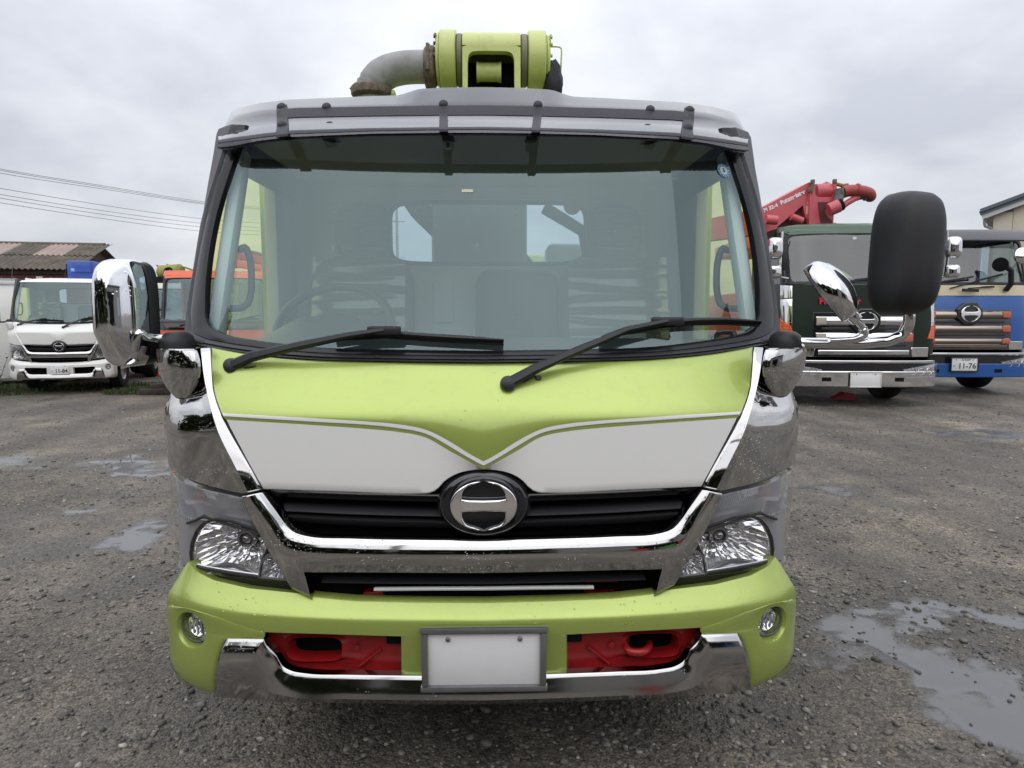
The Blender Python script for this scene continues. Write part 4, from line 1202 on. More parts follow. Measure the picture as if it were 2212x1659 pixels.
MB().box(Vector(P(1838, 682, .12)), (.05, .03, .035), Matrix.Rotation(rad(40), 3, 'Y'), bev=.006).build('mirror_clamp', CHROMEC, um)

# ---------------- boom joint on the roof
YB = 1.85
def bp(u, v): return Vector(P(u, v, YB))
px2m = (YB + TY) / FPX / math.cos(rad(8))
boom = MB()
zc0 = bp(1060, 132).z; Rb = 0.155
def cyl(u0, u1, r, name, m_, par, chamf=.008, dz=0, yofs=0):
    a, b_ = bp(u0, 130), bp(u1, 130); ln = b_.x - a.x
    return MB().lathe((a.x, YB + yofs, zc0 + dz), (1, 0, 0), [(0, 0), (r - chamf, 0), (r, chamf), (r, ln - chamf), (r - chamf, ln), (0, ln)], 40).build(name, m_, par)
# central block: half-round top, rounded window cut in the front
a, b_ = Vector(P(999, 63, YB - .10)), Vector(P(1123, 63, YB - .10))
x0, x1 = a.x, b_.x; zt_ = a.z
body = MB(); W2 = .17
prof = [(-W2 * 1.0, zc0 - .30)]
prof = []
yf_, ytop = YB - .16, zt_
side = [(yf_, zc0 - .34), (yf_, zc0 + .02)] + [(yf_ + (.13) * (1 - math.cos(t)), zc0 + .02 + (zt_ - zc0 - .02) * math.sin(t)) for t in np.linspace(.12, math.pi / 2, 12)] + [(YB + .12, zt_), (YB + .2, zc0 + .1), (YB + .2, zc0 - .34)]
body.grid([[(x, y, z) for (y, z) in side[1:]] for x in (x0, x1)])
# front face with window
wx0, wx1, wz1 = bp(1012, 135).x, bp(1109, 135).x, bp(1060, 135).z
o_, i_ = [], []
wz0 = zc0 - .34
for t in np.linspace(0, math.pi, 30):
    c_, s_ = math.cos(t), math.sin(t)
    xx = (wx0 + wx1) / 2 + (wx1 - wx0) / 2 * np.sign(c_) * abs(c_) ** .3; zz = wz0 + .2 + (wz1 - wz0 - .2) * abs(s_) ** .3
    i_.append((xx, yf_, zz))
    m_s = max(abs(c_), abs(s_)); o_.append(((x0 + x1) / 2 + (x1 - x0) / 2 * c_ / m_s, yf_, wz0 + .2 + (zc0 + .02 - wz0 - .2) * s_ / m_s))
body.grid([o_, i_, [(x, y + .05, z) for x, y, z in i_]])
body.grid([[(x0, yf_, wz0), (x0, yf_, wz0 + .2)], [(wx0, yf_, wz0), (wx0, yf_, wz0 + .2)]]); body.grid([[(x1, yf_, wz0), (x1, yf_, wz0 + .2)], [(wx1, yf_, wz0), (wx1, yf_, wz0 + .2)]])
for x in (x0, x1): body.ngon([(x, y, z) for y, z in side])
bj = body.build('boom_joint', LIMEB, lime, ang=28)
MB().box(((wx0 + wx1) / 2, YB + .02, wz1 - .13), (wx1 - wx0, .02, .26)).build('joint_recess', BLKMAT, bj)
MB().lathe((bp(1030, 150).x, YB - .06, bp(1060, 165).z), (1, 0, 0), [(0, 0), (.052, .0), (.046, .02), (.046, .105), (.052, .125), (0, .125)], 24).build('joint_pin', LIMEB, bj)
cyl(986, 1001, .128, 'joint_neck', mat('dull_boom_neck', (.22, .22, .14), rough=.6, dirt=.6, dirtscale=20), bj)
cyl(952, 986, .147, 'joint_collar', LIMEB, bj, chamf=.006)
cyl(944, 953, .132, 'joint_flange', LIMEB, bj)
cyl(1122, 1139, .128, 'joint_neck', mat('dull_boom_neck', (.22, .22, .14)), bj)
cyl(1132, 1139, .120, 'joint_seal', BLKMAT, bj)
cyl(1139, 1176, .145, 'joint_collar', LIMEB, bj, chamf=.006)
cyl(1176, 1185, .125, 'joint_flange', LIMEB, bj)
for k in range(7):
    t = rad(20 + k * 28)
    q = (bp(1187, 130).x, YB - .11 * math.cos(t - 1.2), zc0 + .11 * math.sin(t - 1.2 + .3))
    MB().lathe((q[0] - .004, q[1], q[2]), (1, 0, 0), [(.010, 0), (.010, .010), (0, .010)], 8).build('flange_bolt', LIMEB, bj)
    q = (bp(943, 130).x, q[1], q[2]); MB().lathe((q[0] + .004, q[1], q[2]), (-1, 0, 0), [(.010, 0), (.010, .012), (0, .012)], 8).build('flange_bolt', RUSTY, bj)
hl_ = [bp(u, v) for u, v in ((1181, 101), (1195, 101), (1207, 101.5), (1212, 105), (1212.5, 115), (1211, 150), (1210, 172))]
MB().tube([tuple(q) for q in hl_], .0045, 8).build('guard_loop', LIMEB, bj)
MB().tube([tuple(bp(u, v)) for u, v in ((1185, 101), (1184, 160))], .0045, 8).build('guard_loop', LIMEB, bj)
# wrapped cloth bundle
rows = []
cb = bp(1190, 175)
for i in range(11):
    ph = math.pi * i / 10; ring = []
    for k in range(22):
        t = 2 * math.pi * k / 22; d = Vector((math.sin(ph) * math.cos(t), math.sin(ph) * math.sin(t), math.cos(ph)))
        r_ = 1 + .28 * noise.noise(d * 2.1 + Vector((3, 1, 7))) + .1 * noise.noise(d * 6)
        ring.append(tuple(cb + Vector((d.x * .062 * r_, d.y * .1 * r_, d.z * .115 * r_ - .02 + .03 * max(0, -d.x)))))
    rows.append(ring)
MB().grid(rows, closed=True).build('cloth_wrap', TARP, bj, ang=75)
# delivery pipe elbow + clamps
zp = bp(930, 145).z
pp = [bp(u, v) for u, v in ((920, 145), (890, 145.5), (860, 149), (833, 158), (815, 172), (806, 190), (803, 210), (803, 240))]
MB().tube([tuple(q) for q in catmull(np.array([tuple(q) for q in pp]), 5)], [.082] * 14 + [.083] * 10 + [.080] * 12, 24).build('delivery_pipe', PIPE, bj)
def clamp(c, axis, r, par):
    o = MB().lathe(c, axis, [(r * .9, -.032), (r * 1.05, -.030), (r * 1.18, -.018), (r * 1.2, 0), (r * 1.18, .018), (r * 1.05, .030), (r * .9, .032)], 28).build('pipe_clamp', RUSTY, par); return o
c1_ = bp(930, 146)
cl = clamp(c1_, (1, 0, 0), .088, bj)
MB().bar(bp(926, 96), bp(926, 112), .012, .012).build('clamp_lever', BLK, cl)
MB().bar(bp(927, 110) + Vector((0, -.10, 0)), bp(927, 165) + Vector((0, -.10, 0)), .022, .014).build('clamp_lever', RUSTY, cl)
MB().lathe(bp(930, 180), (1, 0, 0), [(0, -.025), (.03, -.025), (.03, .025), (0, .025)], 14).build('clamp_hinge', RUSTY, cl)
cl2 = clamp(bp(803, 199), (0, 0, 1), .09, bj)
MB().bar(bp(757, 190), bp(772, 206), .014, .014).build('clamp_lever', BLK, cl2)
MB().box(bp(778, 202), (.05, .06, .035), bev=.01).build('clamp_hinge', RUSTY, cl2)
MB().box(bp(836, 200), (.05, .06, .05), bev=.01).build('clamp_hinge', RUSTY, cl2)
MB().box(bp(848, 203), (.03, .05, .03), bev=.008).build('pipe_lug', LIMEB, bj)
# ---------------- behind the cab: deck, pump boom and wheels (mostly hidden)
MB().box((0, 3.5, .62), (.80, 6.2, .22), bev=.02).build('chassis', RED, lime)
MB().box((0, 4.4, .95), (1.95, 4.6, .16), bev=.03).build('deck', LIMEB, lime)
MB().box((-.05, 1.98, 1.5), (.50, .45, 1.7), bev=.04).build('boom_pedestal', mat('boom_pedestal_grey', (.10, .11, .11), rough=.5), lime)
MB().box((0, 4.4, 2.45), (.36, 5.0, .26), bev=.03).build('boom_arm', LIMEB, lime)
MB().box((.0, 6.2, 1.5), (1.2, 1.0, 1.1), bev=.06).build('hopper', LIMEB, lime)
def wheel(root, c, r, wd, hub=None):
    w_ = MB().lathe((c[0] - wd / 2, c[1], c[2]), (1, 0, 0), [(r * .55, .02), (r * .86, 0), (r * .97, .02), (r, .05), (r, wd - .05), (r * .97, wd - .02), (r * .86, wd), (r * .55, wd - .02)], 36).build('wheel', RUB, root)
    MB().lathe((c[0] - wd / 2, c[1], c[2]), (1, 0, 0), [(0, .09), (r * .2, .07), (r * .3, .10), (r * .5, .05), (r * .56, .02), (r * .56, wd - .02), (r * .5, wd - .05), (r * .2, wd - .07), (0, wd - .09)], 28).build('rim', hub or SILVER, w_)
    return w_
for x in (-.80, .80):
    wheel(lime, (x, .98, .39), .39, .22); wheel(lime, (x, 4.9, .39), .39, .30)
MB().box((0, .85, .45), (1.5, .14, .14), bev=.03).build('axle', BLKMAT, lime)
MB().box((0, .70, .62), (1.7, .95, .30), bev=.05).build('engine_underside', BLKMAT, lime)

MB().box((0, 1.27, .305), (1.60, 2.2, .05), bev=.01).build('shade_tray', BLKMAT, lime)  # added tray that keeps light off the ground under the nose
# hoses and pipes behind the cab, seen through the rear window
hs = MB()
for i in range(9):
    x0 = -.62 + i * .055; hs.tube([tuple(q) for q in catmull(np.array([(x0 + .10, 1.86 + .03 * (i % 3), 2.2), (x0 + .2, 1.80, 1.98 - .02 * i), (x0 + .36, 1.82, 1.80 - .01 * i), (x0 + .52, 1.9, 1.5)]), 5)], .022, 8)
hs.build('hose_bundle', RUB, lime)
MB().tube([(.30, 1.9, 1.98), (.52, 1.95, 1.86), (.60, 2.0, 1.5)], .035, 10).build('hydraulic_pipe', BLKMAT, lime)
MB().box((.50, 2.2, 1.60), (.34, .3, .42), bev=.03).build('valve_box', mat('pale_grey_box', (.45, .47, .48), rough=.5), lime)
# ================================================================== ground
def vnoise(x, y, seed=0):
    xi, yi = np.floor(x).astype(np.int64), np.floor(y).astype(np.int64); xf, yf = x - xi, y - yi
    def h(a, b):
        n = (a * 374761393 + b * 668265263 + seed * 974634777) & 0x7fffffff
        n = ((n ^ (n >> 13)) * 1274126177) & 0x7fffffff
        return ((n ^ (n >> 16)) & 0xffff) / 65535.0
    u, v = xf * xf * (3 - 2 * xf), yf * yf * (3 - 2 * yf)
    return (h(xi, yi) * (1 - u) + h(xi + 1, yi) * u) * (1 - v) + (h(xi, yi + 1) * (1 - u) + h(xi + 1, yi + 1) * u) * v
def fbm(x, y, sc, seed=0, o=3):
    t = 0; a = 1.0; s = 0
    for k in range(o): t = t + a * (vnoise(x * sc * 2 ** k, y * sc * 2 ** k, seed + k) - .5); s += a; a *= .5
    return t / s * 2
PUD = []
for (u, v, ru, rv, dep) in ((1885, 1378, 120, 42, .030), (1985, 1432, 130, 36, .030), (2130, 1490, 110, 45, .028), (2260, 1560, 150, 60, .026), (2060, 1330, 120, 30, .014),
                            (1825, 1067, 70, 11, .032), (1775, 1063, 40, 8, .022), (2150, 941, 70, 8, .034), (2085, 931, 40, 4, .022),
                            (118, 1104, 46, 13, .034), (90, 1116, 40, 10, .026), (345, 1139, 62, 20, .032), (10, 1003, 70, 12, .020), (300, 1003, 110, 10, .018), (330, 1020, 60, 8, .018), (215, 1160, 60, 9, .013)):
    rx, rz = ray(u, v); y = -CAM_H / rz; PUD.append((CAM_X + rx * y, y, ru * y / FPX, rv * y * y / (CAM_H * FPX), dep))
def wet_q(x, y):
    wx, wy = x + .50 * fbm(x, y, 1.9, 21) + .20 * fbm(x, y, 7, 61), y + .55 * fbm(x, y, 1.9, 33) + .22 * fbm(x, y, 7, 67)
    q = np.full(np.shape(x), 9.0)
    for (cx, cy, rx, ry, d) in PUD: q = np.minimum(q, np.sqrt(((wx - cx) / rx) ** 2 + ((wy - cy) / ry) ** 2) * (.030 / max(d, .012)) ** .5)
    return q
def ground_h(x, y):
    near = np.clip(1 - (np.hypot(x, y - 5) - 9) / 12, 0, 1)
    h = .010 * fbm(x, y, .7, 1) + .008 * fbm(x, y, 3.1, 5) + .006 * fbm(x, y, 8, 9, 2) + .006 * fbm(x, y, 19, 13, 2)
    core = np.clip((1.35 - wet_q(x, y)) / .55, 0, 1); core = core * core * (3 - 2 * core)
    return (h * (1 - core) - .010 * core) * near
def axis_pts(lo, hi, st, far, n):
    core = np.arange(lo, hi, st); k = np.geomspace(1, 1 + far, n) - 1
    return np.r_[lo - k[::-1][:-1] - st, core, hi + k[1:]]
gx = axis_pts(-4.2, 5.0, .032, 600, 70); gy = axis_pts(.9, 8.5, .032, 600, 70)
GX, GY = np.meshgrid(gx, gy)
GZ = ground_h(GX, GY)
nx, ny = len(gx), len(gy)
me = bpy.data.meshes.new('ground')
idx = np.arange(nx * ny).reshape(ny, nx)
quads = np.stack([idx[:-1, :-1], idx[:-1, 1:], idx[1:, 1:], idx[1:, :-1]], -1).reshape(-1, 4)
me.from_pydata(np.stack([GX, GY, GZ], -1).reshape(-1, 3).tolist(), [], quads.tolist())
wq = wet_q(GX, GY)
WET = np.clip((2.1 - wq) / 1.3, 0, 1)
at_ = me.attributes.new('wet', 'FLOAT', 'POINT'); at_.data.foreach_set('value', WET.ravel().astype(np.float32))
me.polygons.foreach_set('use_smooth', [True] * len(me.polygons))
ground = bpy.data.objects.new('ground', me); COL.objects.link(ground); ground['kind'] = 'structure'
def ground_mat():
    m = bpy.data.materials.new('wet_gravel'); m.use_nodes = True; t = m.node_tree; b = t.nodes['Principled BSDF']; nn, ln = t.nodes.new, t.links.new
    tcn = nn('ShaderNodeTexCoord'); P_ = tcn.outputs['Object']
    def noise_(sc, det=6, ro=.6):
        n = nn('ShaderNodeTexNoise'); n.inputs['Scale'].default_value = sc; n.inputs['Detail'].default_value = det; n.inputs['Roughness'].default_value = ro; ln(P_, n.inputs['Vector']); return n.outputs[0]
    def ramp(s, p0, c0, p1, c1):
        r = nn('ShaderNodeValToRGB'); r.color_ramp.elements[0].position = p0; r.color_ramp.elements[1].position = p1
        r.color_ramp.elements[0].color = (*c0, 1); r.color_ramp.elements[1].color = (*c1, 1); ln(s, r.inputs[0]); return r.outputs[0]
    def mixc(f, a, c, mode='MIX'):
        x = nn('ShaderNodeMix'); x.data_type = 'RGBA'; x.blend_type = mode
        for s_, k in ((f, 0), (a, 6), (c, 7)):
            if isinstance(s_, (int, float)): x.inputs[k].default_value = s_
            elif isinstance(s_, tuple): x.inputs[k].default_value = (*s_, 1)
            else: ln(s_, x.inputs[k])
        return x.outputs[2]
    def mr(s, a, c, d=0.0, e=1.0):
        x = nn('ShaderNodeMapRange'); x.inputs[1].default_value = a; x.inputs[2].default_value = c; x.inputs[3].default_value = d; x.inputs[4].default_value = e; ln(s, x.inputs[0]); return x.outputs[0]
    base = ramp(noise_(.55, 5), .33, (.102, .092, .080), .68, (.262, .232, .188))
    base = mixc(mr(noise_(2.3, 6), .35, .7), base, (.105, .096, .086))
    mp = nn('ShaderNodeMapping'); mp.inputs['Scale'].default_value = (1.5, .16, 1.0); mp.inputs['Rotation'].default_value = (0, 0, .25); ln(P_, mp.inputs['Vector'])
    tn = nn('ShaderNodeTexNoise'); tn.inputs['Scale'].default_value = 1.0; tn.inputs['Detail'].default_value = 5; ln(mp.outputs[0], tn.inputs['Vector'])
    base = mixc(1.0, base, ramp(tn.outputs[0], .36, (.68, .67, .66), .64, (1.22, 1.2, 1.17)), 'MULTIPLY')
    v1 = nn('ShaderNodeTexVoronoi'); v1.inputs['Scale'].default_value = 115; ln(P_, v1.inputs['Vector'])
    v2 = nn('ShaderNodeTexVoronoi'); v2.inputs['Scale'].default_value = 46; ln(P_, v2.inputs['Vector'])
    s1 = nn('ShaderNodeSeparateColor'); ln(v1.outputs['Color'], s1.inputs[0]); s2 = nn('ShaderNodeSeparateColor'); ln(v2.outputs['Color'], s2.inputs[0])
    peb = ramp(s1.outputs[0], .05, (.45, .45, .45), .95, (1.75, 1.7, 1.62))
    peb2 = ramp(s2.outputs[1], .1, (.68, .68, .68), .95, (1.42, 1.4, 1.36))
    col = mixc(.85, base, peb, 'MULTIPLY'); col = mixc(mr(noise_(3.7, 3), .4, .6), col, mixc(1.0, col, peb2, 'MULTIPLY'))
    fine = ramp(noise_(160, 3), .3, (.72, .72, .72), .7, (1.25, 1.25, 1.25)); col = mixc(.8, col, fine, 'MULTIPLY')
    # soaked, low-lying patches are darker and glossier
    pos = nn('ShaderNodeNewGeometry'); sz = nn('ShaderNodeSeparateXYZ'); ln(pos.outputs['Position'], sz.inputs[0])
    low = mr(sz.outputs[2], -.012, .006, 1.0, 0.0)
    wetn = nn('ShaderNodeMath'); wetn.operation = 'MULTIPLY_ADD'; ln(mr(noise_(.8, 4), .38, .66), wetn.inputs[0]); wetn.inputs[1].default_value = .55; ln(low, wetn.inputs[2])
    wet = mr(wetn.outputs[0], .1, 1.1)
    wa = nn('ShaderNodeAttribute'); wa.attribute_name = 'wet'
    wsum = nn('ShaderNodeMath'); wsum.operation = 'MULTIPLY_ADD'; ln(noise_(14, 5), wsum.inputs[0]); wsum.inputs[1].default_value = .9; ln(wa.outputs['Fac'], wsum.inputs[2])
    film = mr(wsum.outputs[0], .62, 1.25)
    col = mixc(wet, col, mixc(1.0, col, (.66, .66, .67), 'MULTIPLY'))
    col = mixc(mr(film, 0, .5), col, mixc(1.0, col, (.70, .70, .72), 'MULTIPLY'))
    col = mixc(mr(film, .40, 1.0), col, (.128, .127, .127))
    ln(col, b.inputs['Base Color'])
    rg = nn('ShaderNodeMix'); rg.data_type = 'FLOAT'; ln(film, rg.inputs[0]); ln(mr(wet, 0, 1, .85, .45), rg.inputs[2]); rg.inputs[3].default_value = .07
    ln(rg.outputs[0], b.inputs['Roughness'])
    b.inputs['Specular IOR Level'].default_value = .6
    hsum = nn('ShaderNodeMath'); hsum.operation = 'MULTIPLY_ADD'; ln(v1.outputs['Distance'], hsum.inputs[0]); hsum.inputs[1].default_value = -.55; ln(noise_(90, 4), hsum.inputs[2])
    h2 = nn('ShaderNodeMath'); h2.operation = 'MULTIPLY_ADD'; ln(v2.outputs['Distance'], h2.inputs[0]); h2.inputs[1].default_value = -.7; ln(hsum.outputs[0], h2.inputs[2])
    bp_ = nn('ShaderNodeBump'); ln(mr(film, 0, 1, .8, .03), bp_.inputs['Strength']); bp_.inputs['Distance'].default_value = .012; ln(h2.outputs[0], bp_.inputs['Height'])
    ln(bp_.outputs[0], b.inputs['Normal'])
    return m
me.materials.append(ground_mat())
# loose stones
def stones(name, n, box, smin, smax, pw, seed, m_):
    r = np.random.RandomState(seed)
    ph = (1 + 5 ** .5) / 2
    iv = np.array([(-1, ph, 0), (1, ph, 0), (-1, -ph, 0), (1, -ph, 0), (0, -1, ph), (0, 1, ph), (0, -1, -ph), (0, 1, -ph), (ph, 0, -1), (ph, 0, 1), (-ph, 0, -1), (-ph, 0, 1)], float) / 1.9
    fi = np.array([(0,11,5),(0,5,1),(0,1,7),(0,7,10),(0,10,11),(1,5,9),(5,11,4),(11,10,2),(10,7,6),(7,1,8),(3,9,4),(3,4,2),(3,2,6),(3,6,8),(3,8,9),(4,9,5),(2,4,11),(6,2,10),(8,6,7),(9,8,1)])
    # more of them near the camera: sample y with 1/y density
    y = box[2] * (box[3] / box[2]) ** r.rand(n)
    x = box[0] + (box[1] - box[0]) * r.rand(n)
    x = np.where(y > 4, x * np.minimum(y / 4, 2.4), x)
    cl = fbm(x, y, 1.3, 77, 3); keep = r.rand(n) < np.clip(.55 + .9 * cl, .12, 1)
    # fewer stones standing in the water
    hh = ground_h(x, y); keep &= (wet_q(x, y) > 1.25) | (r.rand(n) < .22)
    x, y, hh = x[keep], y[keep], hh[keep]; n = len(x)
    s = smin + (smax - smin) * r.rand(n) ** pw
    sc = s[:, None] * np.stack([.8 + .7 * r.rand(n), .7 + .5 * r.rand(n), .40 + .4 * r.rand(n)], 1)
    a = r.rand(n) * 6.283; ti = (r.rand(n) - .5) * .7
    V = iv[None] * (1 + .55 * (r.rand(n, 12, 1) - .5)) * sc[:, None, :]
    ca, sa = np.cos(a)[:, None], np.sin(a)[:, None]; ct, st = np.cos(ti)[:, None], np.sin(ti)[:, None]
    X, Y, Z = V[..., 0], V[..., 1], V[..., 2]
    Y, Z = Y * ct - Z * st, Y * st + Z * ct
    X, Y = X * ca - Y * sa, X * sa + Y * ca
    V = np.stack([X + x[:, None], Y + y[:, None], Z + (hh + s * .12)[:, None]], -1).reshape(-1, 3)
    Fc = (fi[None] + (np.arange(n) * 12)[:, None, None]).reshape(-1, 3)
    me = bpy.data.meshes.new(name)
    me.vertices.add(len(V)); me.vertices.foreach_set('co', V.astype(np.float32).ravel())
    me.loops.add(Fc.size); me.loops.foreach_set('vertex_index', Fc.astype(np.int32).ravel())
    me.polygons.add(len(Fc)); me.polygons.foreach_set('loop_start', np.arange(0, Fc.size, 3, dtype=np.int32))
    me.update(calc_edges=True); me.validate()
    me.materials.append(m_)
    o = bpy.data.objects.new(name, me); COL.objects.link(o); o['kind'] = 'stuff'; return o
def stone_mat():
    m = bpy.data.materials.new('wet_stone'); m.use_nodes = True; t = m.node_tree; b = t.nodes['Principled BSDF']; nn, ln = t.nodes.new, t.links.new
    g = nn('ShaderNodeNewGeometry'); r = nn('ShaderNodeValToRGB'); ln(g.outputs['Random Per Island'], r.inputs[0])
    e = r.color_ramp.elements; e[0].position = 0; e[0].color = (.055, .052, .05, 1); e[1].position = 1; e[1].color = (.42, .40, .36, 1)
    for p_, c_ in ((.35, (.11, .102, .093, 1)), (.7, (.19, .175, .155, 1)), (.93, (.27, .25, .22, 1))):
        q = e.new(p_); q.color = c_
    tcn = nn('ShaderNodeTexCoord'); n = nn('ShaderNodeTexNoise'); n.inputs['Scale'].default_value = 70; n.inputs['Detail'].default_value = 4; ln(tcn.outputs['Object'], n.inputs['Vector'])
    x = nn('ShaderNodeMix'); x.data_type = 'RGBA'; x.blend_type = 'MULTIPLY'; x.inputs[0].default_value = .7; ln(r.outputs[0], x.inputs[6])
    r2 = nn('ShaderNodeValToRGB'); r2.color_ramp.elements[0].color = (.6, .6, .6, 1); r2.color_ramp.elements[0].position = .3; r2.color_ramp.elements[1].color = (1.3, 1.3, 1.3, 1); r2.color_ramp.elements[1].position = .7
    ln(n.outputs[0], r2.inputs[0]); ln(r2.outputs[0], x.inputs[7]); ln(x.outputs[2], b.inputs['Base Color'])
    b.inputs['Roughness'].default_value = .6
    return m
SM = stone_mat()
stones('gravel', 52000, (-3.6, 4.6, .9, 12.5), .004, .013, 2.0, 3, SM)
stones('gravel', 5000, (-3.6, 4.6, 1.2, 12.0), .010, .021, 3.0, 5, SM)

# grass along the yard edge
def grass(name, n, area, hmin, hmax, seed):
    r = np.random.RandomState(seed); mb = MB()
    for _ in range(n):
        cx, cy, rx, ry = area[r.randint(len(area))]
        a, q = r.rand() * 6.283, r.rand() ** .7; x, y = cx + rx * q * math.cos(a), cy + ry * q * math.sin(a)
        h = hmin + (hmax - hmin) * r.rand() * (1 - q * .5); b = r.rand() * 6.283; wd = .006 + .006 * r.rand()
        dx, dy = math.cos(b), math.sin(b); lx, ly = (r.rand() - .5) * h * .9, (r.rand() - .5) * h * .9
        k = len(mb.V)
        mb.V += [(x - dx * wd, y - dy * wd, 0), (x + dx * wd, y + dy * wd, 0), (x + lx * .5 + dx * wd * .6, y + ly * .5 + dy * wd * .6, h * .65), (x + lx * .5 - dx * wd * .6, y + ly * .5 - dy * wd * .6, h * .65), (x + lx, y + ly, h)]
        mb.F += [(k, k + 1, k + 2, k + 3), (k + 3, k + 2, k + 4)]; mb.M += [0, 0]
    o = mb.build(name, mat('grass', (.062, .088, .028), rough=.6, var=.35, vscale=1.5), None, smooth=False, weld=False); o['kind'] = 'stuff'; return o
grass('grass', 6500, [(-9.3, 12.3, 1.3, .5), (-8.6, 12.9, 1.2, .4), (-7.2, 13.3, 1.5, .35), (-5.6, 12.6, .9, .35), (-6.2, 12.3, .7, .25)], .04, .16, 4)

# ================================================================== the white truck of the same make
white = thing('pump_truck', 'white pump truck with number plate 11-84 parked at the left by the shed', 'truck', (-7.47, 12.1, 0), rad(14)); white.scale = (.84, .95, .96)
wsw = build_cab(white, WCAB, False)
pl_ = plate(white, (0, -.028, pc[2] + .02), .33, .165, 0, '11-84')
for sg in (-1, 1):
    hz_ = housing((sg * 1.17, .22, 1.40), .08, .16, .12, 4.0, rad(-12 * sg), shell); mo = hz_.build('mirror', CHROMEC, white, ang=60)
    MB().tube([(sg * .95, .27, 1.32), (sg * 1.06, .24, 1.31), (sg * 1.15, .22, 1.32)], .014, 10).build('mirror_arm', BLK, mo)
an = [(-.96, .52, 2.05), (-.93, .50, 2.22), (-.88, .48, 2.38), (-.80, .46, 2.52)]
MB().tube(an, .005, 6).build('antenna', STEEL, white)
for x in (-.80, .80):
    wheel(white, (x, .98, .39), .39, .24); wheel(white, (x, 3.6, .39), .39, .3)
MB().box((0, 3.0, .62), (.80, 5.0, .2), bev=.02).build('chassis', BLKMAT, white)
MB().box((0, .75, .60), (1.6, .9, .3), bev=.05).build('engine_underside', BLKMAT, white)
BLUEB = mat('blue_boom_paint', (.035, .085, .36), rough=.45, coat=.2, dirt=.3, dirtscale=7, dirtcol=(.03, .05, .12))
bb = MB(); bb.box((.0, 1.9, 2.28), (.56, .8, .42), bev=.03); bb.box((.05, 1.55, 2.38), (.36, .2, .22), bev=.03); bb.box((.55, 2.3, 2.34), (.5, .5, .34), bev=.04)
bo = bb.build('boom_head', BLUEB, white)
MB().box((-.10, 1.47, 2.31), (.18, .03, .06), bev=.01).build('boom_handle', mat('pale_blue', (.25, .38, .6), rough=.5), bo)
MB().box((-.30, 1.7, 2.26), (.06, .2, .34), bev=.01).build('boom_bracket', BLKMAT, bo)
MB().tube([(-.30, 1.6, 2.14), (-.34, 1.6, 2.26), (-.29, 1.6, 2.40)], .02, 8).build('boom_hose', RUB, bo)
MB().box((0, 3.9, 1.0), (1.9, 3.6, .25), bev=.02).build('deck', WCAB, white)

